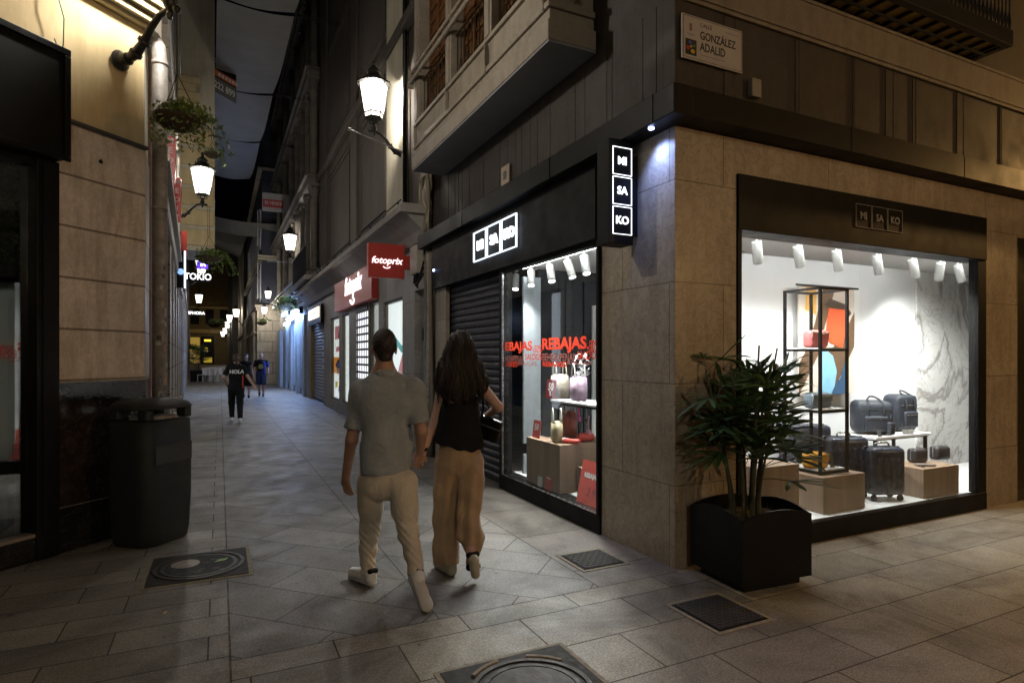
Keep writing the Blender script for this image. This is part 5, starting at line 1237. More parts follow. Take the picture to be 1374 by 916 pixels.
def grate(cx, cy, w_, d_, label):
    t = thing('access_cover', label, 'access cover', (cx, cy, 0))
    m = MB(); m.box(cx-w_/2-.03, cx+w_/2+.03, cy-d_/2-.03, cy+d_/2+.03, .0005, .005); m.build('mortar', M_mort, t)
    MB().box(cx-w_/2, cx+w_/2, cy-d_/2, cy+d_/2, .0055, .008).build('frame', M_black, t)
    MB().box(cx-w_/2+.012, cx+w_/2-.012, cy-d_/2+.012, cy+d_/2-.012, .0085, .012).build('cover', M_cast, t)
    m = MB(); n1 = int(w_/.033)
    for i in range(n1):
        for j in range(int(d_/.033)):
            x_ = cx-w_/2+.03+i*(w_-.06)/(n1-1); y_ = cy-d_/2+.03+j*(d_-.06)/(int(d_/.033)-1)
            m.box(-.011, .011, -.004, .004, .0, .003, 0, T(x_, y_, .0121) @ Rz(PI/4 if (i+j) % 2 else -PI/4))
    m.build('tread_pattern', M_castl, t)
grate(2.67, 4.04, .37, .36, 'rough square access cover near the street side window')
grate(2.84, 2.86, .40, .42, 'square access cover with diamond tread near the planter')
m = MB(); m.tube([PZ(219, 823, .008), PZ(223, 820, .008)], .0045, 8); tag(m.build('cigarette_end', plain('cigarette_paper', (.6, .45, .25), .7)), 'cigarette end on the paving below the round manhole cover', 'litter')

# ------------------------------------------------------------------ planter with lady palm
PX0, PY0 = 3.505, 3.225
Pl = thing('planter', 'dark square planter with scalloped rim at the building corner', 'planter', (PX0, PY0, 0), R(-4))
hw, hd, zt, zb = .315, .27, .50, .06
def side(M, half, label):
    n = 16; out = []; 
    vs = []; fs = []
    for i in range(n+1):
        x_ = -half+2*half*i/n; z_ = zt+.052*(1-(x_/half)**2)
        vs += [(x_, 0, zb), (x_, 0, z_), (x_, .014, z_), (x_, .014, zb)]
    for i in range(n):
        a = 4*i; b = 4*(i+1)
        for k in range(4): fs.append((a+k, a+(k+1) % 4, b+(k+1) % 4, b+k))
    fs += [(0, 1, 2, 3), (4*n, 4*n+3, 4*n+2, 4*n+1)]
    return vs, fs
m = MB()
for M_, h_ in ((T(0, -hd, 0), hw), (T(0, hd, 0) @ Rz(PI), hw), (T(hw, 0, 0) @ Rz(PI/2), hd-.0145), (T(-hw, 0, 0) @ Rz(-PI/2), hd-.0145)):
    v_, f_ = side(M_, h_, ''); m.raw(v_, f_, M_)
m.box(-hw+.015, hw-.015, -hd+.015, hd-.015, zb, zb+.02)
pb = m.build('planter_box', plain('planter_steel', (.016, .017, .018), .45, .2, .2, 4, .05, 100), Pl, local=True)
m = MB(); m.box(-hw+.06, hw-.06, -hd+.05, hd-.05, .0, .055); m.build('base', M_black, Pl, local=True)
m = MB(); n_ = 14; vs = []; fs = []
for i in range(n_):
    for j in range(n_):
        x_ = (-hw+.016)+(2*hw-.032)*i/(n_-1); y_ = (-hd+.016)+(2*hd-.032)*j/(n_-1); vs.append((x_, y_, .44+.02*mnoise.noise(Vector((x_*9, y_*9, 0)))))
for i in range(n_-1):
    for j in range(n_-1): q_ = i*n_+j; fs.append((q_, q_+n_, q_+n_+1, q_+1))
m.raw(vs, fs); m.build('soil', plain('potting_soil', (.035, .025, .017), .95, 0, .4, 40, .8, 60), Pl, local=True)
def leaf_mat(name, c1, c2):
    s = N(name); p = s.obj(); c = s.mix(s.noise(p, 5, 4), c1, c2); c = s.mix(s.ramp(s.noise(p, 14, 3), [(.62, 0.0), (.72, .7)]), c, (.13, .10, .03)); s.b.inputs['Subsurface Weight'].default_value = 0
    return s.fin(c, .38)
M_palm = leaf_mat('palm_leaf', (.026, .065, .02), (.075, .14, .04))
def palm(label, loc, stems, rad, hmin, hmax, ll, fronds, seed, spread=.14, leaflets=8, nparts=True):
    rg = random.Random(seed); t = thing('lady_palm', label, 'plant', loc)
    ms = MB(); ml = MB()
    for s_ in range(stems):
        a = rg.uniform(0, 2*PI); r0 = rg.uniform(0, spread*.6); base = Vector((math.cos(a)*r0, math.sin(a)*r0, 0))
        h = rg.uniform(hmin, hmax); lean = Vector((math.cos(a), math.sin(a), 0))*rg.uniform(.03, .20)*h
        pts = [base+lean*(k/5)**1.5+Vector((0, 0, h*k/5)) for k in range(6)]
        ms.tube(pts, [.012-.0012*k for k in range(6)], 6)
        for f_ in range(fronds):
            u_ = rg.uniform(.45, 1.0); st = pts[0].lerp(pts[5], u_) if False else base+lean*u_**1.5+Vector((0, 0, h*u_))
            az = rg.uniform(0, 2*PI); el = rg.uniform(-.1, 1.25)*(.6+.4*u_)
            d = Vector((math.cos(az)*math.cos(el), math.sin(az)*math.cos(el), math.sin(el)))
            pl_ = rg.uniform(.10, .24)*ll/.3; hub = st+d*pl_; ms.tube([st, st+d*pl_*.5+Vector((0, 0, .01)), hub], .003, 4)
            sidev = d.cross(Vector((0, 0, 1))).normalized(); upv = sidev.cross(d).normalized()
            nl = leaflets+rg.randint(-2, 2)
            for q_ in range(nl):
                fa = (q_/(nl-1)-.5)*rg.uniform(2.3, 2.9); ld_ = (d*math.cos(fa)+sidev*math.sin(fa)+upv*rg.uniform(-.15, .2)).normalized()
                ln = ll*rg.uniform(.75, 1.1)*(1-.25*abs(fa)/1.4); wv = ld_.cross(upv).normalized()*rg.uniform(.012, .019)*ll/.3
                prev = None; droop = rg.uniform(.02, .16); rows = []
                for k in range(6):
                    tt = k/5; c_ = hub+ld_*ln*tt-Vector((0, 0, droop*ln*tt*tt*2.2)); wd = (.35+2.2*tt*(1-tt)**.7)*1.0 if k < 5 else 0.12
                    rows += [c_-wv*wd, c_+upv*-.004*(1 if k < 5 else 0), c_+wv*wd]
                fs = []
                for k in range(5): fs += [(3*k, 3*k+1, 3*k+4, 3*k+3), (3*k+1, 3*k+2, 3*k+5, 3*k+4)]
                ml.raw(rows, fs)
    ms.build('stem', plain('palm_stem', (.05, .05, .025), .7), t, local=True); ml.build('foliage', M_palm, t, local=True)
    return t
palm('dense lady palm with fan leaves growing in the scalloped planter', (PX0-.02, PY0, .44), 18, .5, .45, 1.26, .32, 5, 4, .20, 7)
rg = random.Random(12); m = MB()
for k in range(70):
    a = rg.uniform(0, 6.28); r0 = rg.uniform(0, .16); b_ = Vector((PX0-.02+math.cos(a)*r0, PY0-.10+math.sin(a)*r0*.6, .45)); tip = b_+Vector((math.cos(a)*rg.uniform(.02, .1), math.sin(a)*.05, rg.uniform(.05, .14))); w_ = Vector((.005, .003, 0))
    m.raw([b_-w_, b_+w_, tip], [(0, 1, 2)])
tag(m.build('undergrowth', plain('dry_grass', (.14, .13, .03), .8)), 'dry yellowish grass at the foot of the lady palm', 'grass', kind='stuff')
# far planter
t = thing('planter', 'far dark square planter with a palm on the left side of the street', 'planter', (-1.25, 44.2, 0))
loft([(.9, .9, .05, .0), (.95, .95, .05, .72)]).build('planter_box', M_black, t, local=True)
palm('far bushy palm in the dark square planter on the left', (-1.25, 44.2, .68), 12, .5, .6, 1.5, .55, 4, 9, .35, 7)

# ------------------------------------------------------------------ hanging baskets
M_fern = leaf_mat('fern_leaf', (.10, .17, .03), (.26, .34, .09)); M_coir = plain('coir_liner', (.05, .035, .02), .95, 0, .4, 30, .8, 50)
def basket(label, loc, r, top, seed, n=900, trail=True, bias=(1, 0)):
    t = thing('hanging_basket', label, 'hanging basket', loc, 0, 'hanging flower baskets'); rg = random.Random(seed)
    m = MB(); m.lathe([(0, -.62*r), (.3*r, -.6*r), (.62*r, -.48*r), (.88*r, -.25*r), (1.0*r, 0), (.93*r, .0), (.6*r, -.05)], 20); m.build('bowl', M_coir, t, True, True)
    m = MB()
    for k in range(3): a = 2*PI*k/3+.3; m.tube([(math.cos(a)*r, math.sin(a)*r, 0), (0, 0, top*.42)], .004, 5)
    m.tube([(-.02, 0, top*.42), (-.02, 0, top)], .005, 5); m.tube([(.02, 0, top*.42), (.02, 0, top)], .005, 5); m.build('chain', M_iron, t, local=True)
    m = MB()
    for k in range(n):
        a = rg.uniform(0, 6.28); q_ = rg.random()
        if trail and q_ < .22:   # trailing stems
            c0 = Vector((math.cos(a)*r*1.05, math.sin(a)*r*1.05, -rg.uniform(0, 1.2)*r)); c0.x += bias[0]*r*.25*q_
        else:
            c0 = Vector((math.cos(a)*r*rg.uniform(0, 1.05)+bias[0]*r*.45*rg.random(), math.sin(a)*r*rg.uniform(0, 1.0)+bias[1]*r*.5*rg.random(), rg.uniform(-.1, .75)*r*(1-.3*rg.random())))
        d_ = Vector((rg.uniform(-1, 1), rg.uniform(-1, 1), rg.uniform(-.6, 1))).normalized()*rg.uniform(.02, .055)*r/.2; w_ = d_.cross(Vector((rg.random(), rg.random(), rg.random()))).normalized()*d_.length*.22
        m.raw([c0-d_*.5, c0+w_, c0+d_*.6, c0-w_], [(0, 1, 2), (0, 2, 3)])
    m.build('foliage', M_fern, t, local=True)
    if trail:
        m = MB()
        for k in range(9):
            a = rg.uniform(-.9, 1.2); p_ = Vector((math.cos(a)*r*.9+bias[0]*.02, math.sin(a)*r*.7, .0)); pts = [p_.copy()]
            for i in range(7):
                p_ = p_+Vector((bias[0]*.028+rg.uniform(-.01, .02), bias[1]*.02, .03-.022*i))*r/.2; pts.append(p_.copy())
                for j in range(5):
                    d_ = Vector((rg.uniform(-1, 1), rg.uniform(-1, 1), rg.uniform(-1, 1))).normalized()*.03*r/.2; w_ = d_.cross(Vector((0.3, .2, 1))).normalized()*.008*r/.2; m.raw([p_-w_, p_+d_*.5-w_, p_+d_, p_+w_], [(0, 1, 2, 3)])
            m.tube(pts, .002, 4)
        m.build('trailing_stem', M_fern, t, local=True)
    return t
b0 = P(238, 158, 5.25); basket('near hanging basket with feathery fern under the left lantern bracket', b0, .195, 4.60-b0.z, 1, 1500, True, (1, .2))
b1 = P(280, 345, 14.9); basket('second hanging basket under the first lit left lantern', b1, .30, 1.25, 2, 900, True, (1, .2))
b2 = P(385, 407, 26); basket('hanging basket below the lantern over the shuttered shop', b2, .42, 1.2, 3, 700, True, (-1, 0))
b3 = P(351, 432, 33.5); basket('small green hanging basket before the pale stone wall', b3, .30, .8, 4, 500, False)
b4 = P(288, 434, 45); basket('tiny far hanging basket above the planter', b4, .5, 1.2, 5, 500, True, (1, 0))
b5 = P(285, 206, 14.9); basket('trailing plants around the cap of the first lit left lantern', b5, .20, .7, 6, 420, True, (.3, 0))

# ------------------------------------------------------------------ people: smooth blended volumes turned into one skin
def surface_nets(F, org, h):
    s = F < 0
    nx, ny, nz = F.shape
    cs = np.zeros((nx-1, ny-1, nz-1), np.int8); acc = np.zeros((nx-1, ny-1, nz-1, 3), np.float32); cnt = np.zeros((nx-1, ny-1, nz-1), np.float32)
    sl = lambda a, n: slice(a, n-1+a)
    for dx in (0, 1):
        for dy in (0, 1):
            for dz in (0, 1): cs += s[sl(dx, nx), sl(dy, ny), sl(dz, nz)]
    act = (cs > 0) & (cs < 8)
    for ax in range(3):
        o_ = [i for i in range(3) if i != ax]
        for a in (0, 1):
            for b in (0, 1):
                d0 = [0, 0, 0]; d0[o_[0]] = a; d0[o_[1]] = b; d1 = list(d0); d1[ax] = 1
                f0 = F[sl(d0[0], nx), sl(d0[1], ny), sl(d0[2], nz)]; f1 = F[sl(d1[0], nx), sl(d1[1], ny), sl(d1[2], nz)]
                cr = ((f0 < 0) != (f1 < 0)) & act
                t = np.where(cr, f0/np.where(cr, f0-f1, 1), 0)
                for c in range(3): acc[..., c] += np.where(cr, t if c == ax else d0[c], 0)
                cnt += cr
    idx = np.full(act.shape, -1, np.int32); idx[act] = np.arange(act.sum())
    ii = np.argwhere(act); v = (ii + acc[act]/cnt[act][:, None]).astype(np.float32)*h + np.array(org, np.float32)
    quads = []
    for ax in range(3):
        o_ = [i for i in range(3) if i != ax]
        A0 = [slice(1, -1)]*3; A1 = [slice(1, -1)]*3; A0[ax] = slice(0, -1); A1[ax] = slice(1, None)
        f0 = F[tuple(A0)] < 0; f1 = F[tuple(A1)] < 0
        cr = np.argwhere(f0 != f1); 
        if not len(cr): continue
        flip = f0[tuple(cr.T)]
        base = cr.copy(); base[:, o_[0]] += 1; base[:, o_[1]] += 1     # grid corner index
        def cell(a, b):
            q = base.copy(); q[:, o_[0]] -= a; q[:, o_[1]] -= b; return idx[tuple(q.T)]
        q = np.stack([cell(1, 1), cell(0, 1), cell(0, 0), cell(1, 0)], 1)
        if ax == 1: q = q[:, ::-1]
        q = np.where(flip[:, None], q, q[:, ::-1]); quads.append(q)
    q = np.concatenate(quads); q = q[(q >= 0).all(1)]
    return v, q
class SDF:
    def __init__(s): s.p = []
    def cap(s, a, b, ra, rb=None, k=.02, sq=None): s.p.append((Vector(a), Vector(b), ra, ra if rb is None else rb, k, sq)); return s
    def chain(s, pts, rs, k=.02, sq=None):
        for i in range(len(pts)-1): s.cap(pts[i], pts[i+1], rs[i], rs[i+1], k, sq)
        return s
    def mesh(s, name, mat, parent, h=.008, post=None, smooth=2):
        pad = .05; lo = Vector((1e9,)*3); hi = -lo
        for a, b, ra, rb, k, sq in s.p:
            m_ = max(ra, rb)*1.6+pad
            for i in range(3): lo[i] = min(lo[i], a[i]-m_, b[i]-m_); hi[i] = max(hi[i], a[i]+m_, b[i]+m_)
        n = [int((hi[i]-lo[i])/h)+2 for i in range(3)]
        F = np.full(n, .06, np.float32); ax = [lo[i]+h*np.arange(n[i], dtype=np.float32) for i in range(3)]
        for a, b, ra, rb, k, sq in s.p:
            m_ = max(ra, rb)*1.5+.065
            i0 = [max(0, int((min(a[i], b[i])-m_-lo[i])/h)) for i in range(3)]; i1 = [min(n[i], int((max(a[i], b[i])+m_-lo[i])/h)+2) for i in range(3)]
            X, Y, Z = np.meshgrid(*[ax[i][i0[i]:i1[i]] for i in range(3)], indexing='ij')
            Q = [X-a.x, Y-a.y, Z-a.z]; ba = b-a; kf = 1.0
            if sq is not None:
                nv, kf = sq; nv = Vector(nv).normalized(); dp = Q[0]*nv.x+Q[1]*nv.y+Q[2]*nv.z
                Q = [Q[i]+nv[i]*dp*(kf-1) for i in range(3)]; ba = ba+nv*ba.dot(nv)*(kf-1)
            L2 = max(ba.dot(ba), 1e-9); t = np.clip((Q[0]*ba.x+Q[1]*ba.y+Q[2]*ba.z)/L2, 0, 1)
            d = np.sqrt((Q[0]-t*ba.x)**2+(Q[1]-t*ba.y)**2+(Q[2]-t*ba.z)**2)-(ra+(rb-ra)*t)
            if kf > 1: d = d/(1+(kf-1)*.5)
            S_ = tuple(slice(i0[i], i1[i]) for i in range(3)); f = F[S_]
            hh = np.clip(.5+.5*(f-d)/k, 0, 1); F[S_] = f*(1-hh)+d*hh-k*hh*(1-hh)
        if post: X, Y, Z = np.meshgrid(*ax, indexing='ij'); F = post(F, X, Y, Z)
        v, q = surface_nets(F, lo, h)
        me = bpy.data.meshes.new(name); me.vertices.add(len(v)); me.vertices.foreach_set('co', v.ravel())
        me.loops.add(q.size); me.polygons.add(len(q)); me.loops.foreach_set('vertex_index', q.ravel().astype(np.int32)); me.polygons.foreach_set('loop_start', np.arange(0, q.size, 4, dtype=np.int32))
        try: me.polygons.foreach_set('loop_total', np.full(len(q), 4, np.int32))
        except Exception: pass
        me.update(calc_edges=True); me.validate()
        return mesh_obj(name, me, mat, parent, True)
def cutz(lo=None, hi=None, wob=0):
    def f(F, X, Y, Z):
        w_ = wob*(np.sin(X*38)+np.sin(Y*31+X*17)) if wob else 0
        if lo is not None: F = np.maximum(F, lo-Z+w_)
        if hi is not None: F = np.maximum(F, Z-hi)
        return F
    return f
def hand(s, wr, d, nrm, side, curl=.5, sc=1.0):
    d = Vector(d).normalized(); w_ = d.cross(Vector(nrm)).normalized()*side; nrm = (w_.cross(d)*side).normalized()
    c = Vector(wr); pl = .085*sc
    for q in (-.026, -.009, .009, .026): s.cap(c+w_*q*.5*sc, c+d*pl+w_*q*sc, .014*sc, .0115*sc, .010)
    for q, ln in ((-.029, .062), (-.010, .074), (.010, .078), (.029, .070)):
        a = c+d*pl*.95+w_*q*sc; c1 = curl*(.8+6*abs(q-.01)); 
        p1 = a+(d*math.cos(c1*.5)+nrm*math.sin(c1*.5))*ln*.48*sc+w_*q*.12; p2 = p1+(d*math.cos(c1*1.3)+nrm*math.sin(c1*1.3))*ln*.30*sc; p3 = p2+(d*math.cos(c1*1.9)+nrm*math.sin(c1*1.9))*ln*.22*sc
        s.chain([a, p1, p2, p3], [.0095*sc, .0088*sc, .008*sc, .007*sc], .003)
    a = c+d*.022*sc+w_*.024*sc; b = a+(d*.7+w_*.62+nrm*.35).normalized()*.042*sc; e_ = b+(d*.9+w_*.2+nrm*.35).normalized()*.034*sc
    s.chain([a, b, e_], [.015*sc, .0105*sc, .0085*sc], .006)
def head(s, c, fwd, r=1.0):
    up = Vector((0, 0, 1)); f_ = Vector(fwd).normalized(); sd = f_.cross(up).normalized()
    s.cap(c+up*.035*r-f_*.018*r, c+up*.025*r+f_*.012*r, .079*r, .076*r, .03, (sd, 1.12))
    s.cap(c+up*.0*r+f_*.03*r, c-up*.075*r+f_*.045*r, .062*r, .036*r, .035)
    s.cap(c-up*.005*r+f_*.098*r, c-up*.032*r+f_*.112*r, .010*r, .014*r, .014)            # nose
    s.cap(c-up*.062*r+f_*.085*r-sd*.018*r, c-up*.062*r+f_*.085*r+sd*.018*r, .010*r, .010*r, .012)  # mouth
    s.cap(c+up*.022*r+f_*.080*r-sd*.03*r, c+up*.022*r+f_*.080*r+sd*.03*r, .014*r, .014*r, .014)    # brow
    for q in (-1, 1):
        e0 = c+sd*.078*r*q-f_*.006*r; s.cap(e0+up*.016*r-f_*.004*r, e0-up*.018*r+f_*.002*r, .015*r, .010*r, .006, (sd, 1.6))
def eyes(c, fwd, parent, r=1.0):
    up = Vector((0, 0, 1)); f_ = Vector(fwd).normalized(); sd = f_.cross(up).normalized()
    for q in (-1, 1):
        p_ = c+f_*.089*r+sd*.031*r*q; m = MB(); m.lathe([(.0, -.010), (.007, -.007), (.010, 0), (.007, .007), (0, .010)], 10, T(*p_)); m.build('eye', plain('eye_dark', (.05, .04, .035), .2), parent, True)
M_skin = plain('skin', (.42, .235, .16), .5, 0, .08, 14, .08, 160)
M_skin2 = plain('skin_pale', (.50, .30, .22), .5, 0, .08, 14, .08, 160)
def cloth(name, c, rough=.85, scale=7, bump=.7):
    s = N(name); p = s.obj(); wv = s.n('ShaderNodeTexNoise'); 
    a = s.noise(p, 260, 2, .6); b = s.noise(p, scale, 5, .6, .5)
    col = s.mix(.7, c, s.ramp(b, [(.3, (.82, .82, .82)), (.7, (1.14, 1.14, 1.14))]), 'MULTIPLY'); col = s.mix(.6, col, s.ramp(a, [(.3, (.75, .75, .75)), (.7, (1.22, 1.22, 1.22))]), 'MULTIPLY')
    s.bump(s.math('ADD', s.math('MULTIPLY', a, .12), b), bump, .03); s.b.inputs['Sheen Weight'].default_value = .15 if max(c) > .1 else 0.0
    if max(c) < .03: s.b.inputs['Specular IOR Level'].default_value = .2
    return s.fin(col, rough)
def folds(amp, f1=22, f2=9):
    def f(F, X, Y, Z):
        n1 = np.sin(Z*f1*2+X*f1*.9+np.sin(Y*13+Z*7)*1.7+np.sin(X*19)*1.2); n2 = np.sin(X*f2*3+Y*f2*2.3+Z*f2+np.sin(Z*11+X*5)*2)
        return F + amp*(n1*.55+n2*.45)*(.5+.5*np.sin(Z*8.3+X*4.1+1.3))
    return f
def comp(*fs):
    def f(F, X, Y, Z):
        for g_ in fs: F = g_(F, X, Y, Z)
        return F
    return f
UP = Vector((0, 0, 1))

# ---- the man
def man():
    f_ = Vector((.05, 1, 0)).normalized(); sd = f_.cross(UP)
    dm = 4.16
    t = thing('person', 'man seen from behind in grey polo shirt and beige trousers holding the woman\'s hand', 'person', (1.06, 4.05, 0))
    hd_ = P(515, 470, dm); nk = P(516, 503, dm); 
    shL, shR = P(484, 524, dm), P(556, 522, dm)
    elL, wrL = P(472, 590, dm-.02), P(464, 640, dm+.10); elR, wrR = P(565, 578, dm), P(564, 606, dm+.14)
    pel = P(518, 640, dm); hipL, hipR = P(498, 652, dm), P(541, 652, dm-.02)
    knL, anL = P(497, 712, dm+.16), P(494, 764, dm+.10); knR, anR = P(548, 716, dm-.10), P(561, 777, dm-.26)
    b = SDF(); head(b, hd_, f_, 1.06); b.cap(hd_-UP*.05-f_*.015, nk-UP*.02, .058, .062, .03)
    b.chain([nk-UP*.03, P(518, 545, dm), P(518, 600, dm), pel], [.10, .13, .125, .13], .05, (f_, 1.35))
    b.chain([shL, elL, wrL], [.050, .042, .029], .015); b.chain([shR, elR, wrR], [.050, .042, .029], .015); b.cap(shL, shR, .06, .06, .04)
    hand(b, wrL, P(467, 662, dm+.12)-wrL, Vector((.6, .5, 0)), -1, .55); hand(b, wrR, P(560, 625, dm+.16)-wrR, Vector((.2, 1, 0)), 1, .6)
    b.chain([hipL, knL, anL], [.085, .055, .038], .03); b.chain([hipR, knR, anR], [.085, .055, .038], .03)
    b.mesh('body', M_skin, t, .0062)
    s = SDF(); c1, c2, c3 = P(519, 535, dm), P(518, 590, dm), P(518, 628, dm)
    s.cap(shL+UP*.005, shR+UP*.005, .070, .070, .05, (f_, 1.1)); s.cap(nk-UP*.045, c1, .10, .165, .06, (f_, 1.5)); s.chain([c1, c2, c3], [.185, .166, .166], .05, (f_, 1.5)); s.cap(c3, P(519, 642, dm), .164, .160, .03, (f_, 1.42))
    s.cap(P(496, 540, dm-.02), P(540, 540, dm-.02), .10, .10, .06, (f_, 1.2))
    eL = shL.lerp(elL, .78); eR = shR.lerp(elR, .80)
    s.cap(shL, eL, .070, .070, .035); s.cap(shR, eR, .068, .070, .035)
    def sleeves(F, X, Y, Z):
        for sh, el, e0 in ((shL, elL, eL), (shR, elR, eR)):
            d_ = (el-sh).normalized(); pl_ = (X-e0.x)*d_.x+(Y-e0.y)*d_.y+(Z-e0.z)*d_.z
            r2 = (X-e0.x)**2+(Y-e0.y)**2+(Z-e0.z)**2; near = (r2 < .15**2) & (r2-pl_**2 < .088**2)
            F = np.where(near, np.maximum(F, pl_), F)
        return F
    M_polo = cloth('grey_pique', (.33, .36, .385))
    hz = P(518, 634, dm).z
    s.mesh('polo_shirt', M_polo, t, .0075, comp(folds(.009, 12, 5), sleeves, cutz(lo=hz, wob=.004)))
    c = SDF(); n0 = nk-UP*.012
    for k in range(14):
        a = 2*PI*k/14; a2 = 2*PI*(k+1)/14; q = lambda a_: n0+sd*math.cos(a_)*.072+f_*math.sin(a_)*.075+UP*(.006-.022*math.sin(a_)); c.cap(q(a), q(a2), .016, .016, .006, (UP, .62))
    c.mesh('collar', M_polo, t, .006)
    tr = SDF(); tr.cap(P(517, 636, dm), P(517, 646, dm), .136, .132, .03, (f_, 1.25))
    tr.chain([hipL+UP*.02, P(497, 680, dm+.07), knL, P(493, 740, dm+.13), anL+UP*.005], [.098, .086, .066, .058, .052], .03); tr.chain([hipR+UP*.02, P(543, 682, dm-.05), knR, P(554, 742, dm-.17), P(558, 764, dm-.22)], [.100, .088, .068, .060, .054], .03)
    tr.cap(P(506, 648, dm-.03), P(530, 648, dm-.03), .085, .085, .04)
    M_ch = cloth('beige_chino', (.66, .59, .48))
    def kn(F, X, Y, Z):
        for k_ in (knL, knR, anL, anR):
            w_ = np.exp(-(((X-k_.x)**2+(Y-k_.y)**2+(Z-k_.z)**2)/.018)); F = F+w_*.006*np.sin(Z*95+X*70+np.sin(X*55+Z*20)*2.2)
        return F
    tr.mesh('trousers', M_ch, t, .0068, comp(folds(.008, 11, 7), kn, cutz(hi=hz+.03)))
    # belt line hidden under shirt; shoes
    M_shoe = plain('white_leather', (.78, .78, .78), .5, 0, .1, 20, .1); M_sole = plain('shoe_sole', (.50, .50, .50), .7)
    def shoe(an, toe, heelz, nm='shoe'):
        d_ = (toe-an); s1 = SDF(); dd = d_.normalized(); 
        heel = an-UP*.045-Vector((dd.x, dd.y, 0))*.035 if abs(dd.z) < .7 else an+Vector((0, -.035, -.02))
        s1.cap(heel, toe, .040, .034, .03); s1.cap(heel+UP*.035, an+UP*.0, .038, .045, .03); s1.cap(heel.lerp(toe, .5)+UP*.018, toe+UP*.005, .036, .030, .03)
        o = s1.mesh(nm, M_shoe, t, .006); 
        s2 = SDF(); off = (UP*-.030) if abs(dd.z) < .7 else Vector((0, -.030, -.008)); s2.cap(heel+off, toe+off, .042, .038, .02, (off.normalized(), 2.4)); s2.mesh('sole', M_sole, o, .006)
        s3 = SDF(); s3.cap(heel+UP*.055+Vector((-.01, -.022, 0)), heel+UP*.055+Vector((.03, -.012, 0)), .02, .02, .01); s3.mesh('heel_tab', M_black, o, .006)
        return o
    shoe(Vector((anL.x, anL.y, .105)), Vector((.875, 4.45, .045)), 0)
    # pushing off: heel high, sole turned towards the viewer
    toe = PZ(571, 812, .035); hl = P(559, 779, 3.90)
    s1 = SDF(); s1.cap(hl, toe, .041, .040, .03); s1.cap(hl+Vector((0, .03, .02)), anR+UP*.02, .040, .046, .03); s1.cap(hl+Vector((0, .045, 0)), toe+Vector((0, .035, .02)), .038, .03, .03); so = s1.mesh('shoe', M_shoe, t, .006)
    sk = SDF(); sk.cap(anR+UP*.03+Vector((0, .02, 0)), hl+Vector((0, .035, .03)), .047, .044, .02); sk.mesh('sock', M_black, t, .006)
    n_ = (toe-hl).cross(sd).normalized(); n_ = n_ if n_.y < 0 else -n_
    s2 = SDF(); s2.cap(hl+n_*.034, hl.lerp(toe, .45)+n_*.030, .041, .034, .02, (n_, 2.4)); s2.cap(hl.lerp(toe, .45)+n_*.030, toe+n_*.024, .034, .045, .02, (n_, 2.4)); s2.mesh('sole', M_sole, so, .006)
    h_ = SDF(); c0 = hd_
    h_.cap(c0+UP*.055-f_*.028, c0+UP*.050+f_*.02, .086, .084, .03, (sd, 1.08)); h_.cap(c0+UP*.02-f_*.04, c0-UP*.035-f_*.045, .072, .052, .03, (sd, 1.0)); h_.cap(c0+UP*.09+f_*.02, c0+UP*.095-f_*.02, .055, .055, .03)
    def hn(F, X, Y, Z): return np.maximum(F + .003*np.sin(X*210+Z*60)*np.sin(Y*190+Z*150), -(Z-(c0.z-.055)+.35*((X-c0.x)*f_.x+(Y-c0.y)*f_.y-0.0)*-1))
    M_hair = plain('dark_brown_hair', (.022, .014, .010), .6, 0, .4, 60, .7, 220)
    h_.mesh('hair', M_hair, t, .0062, hn)
    eyes(hd_, f_, t, 1.06)
    return wrR
man()
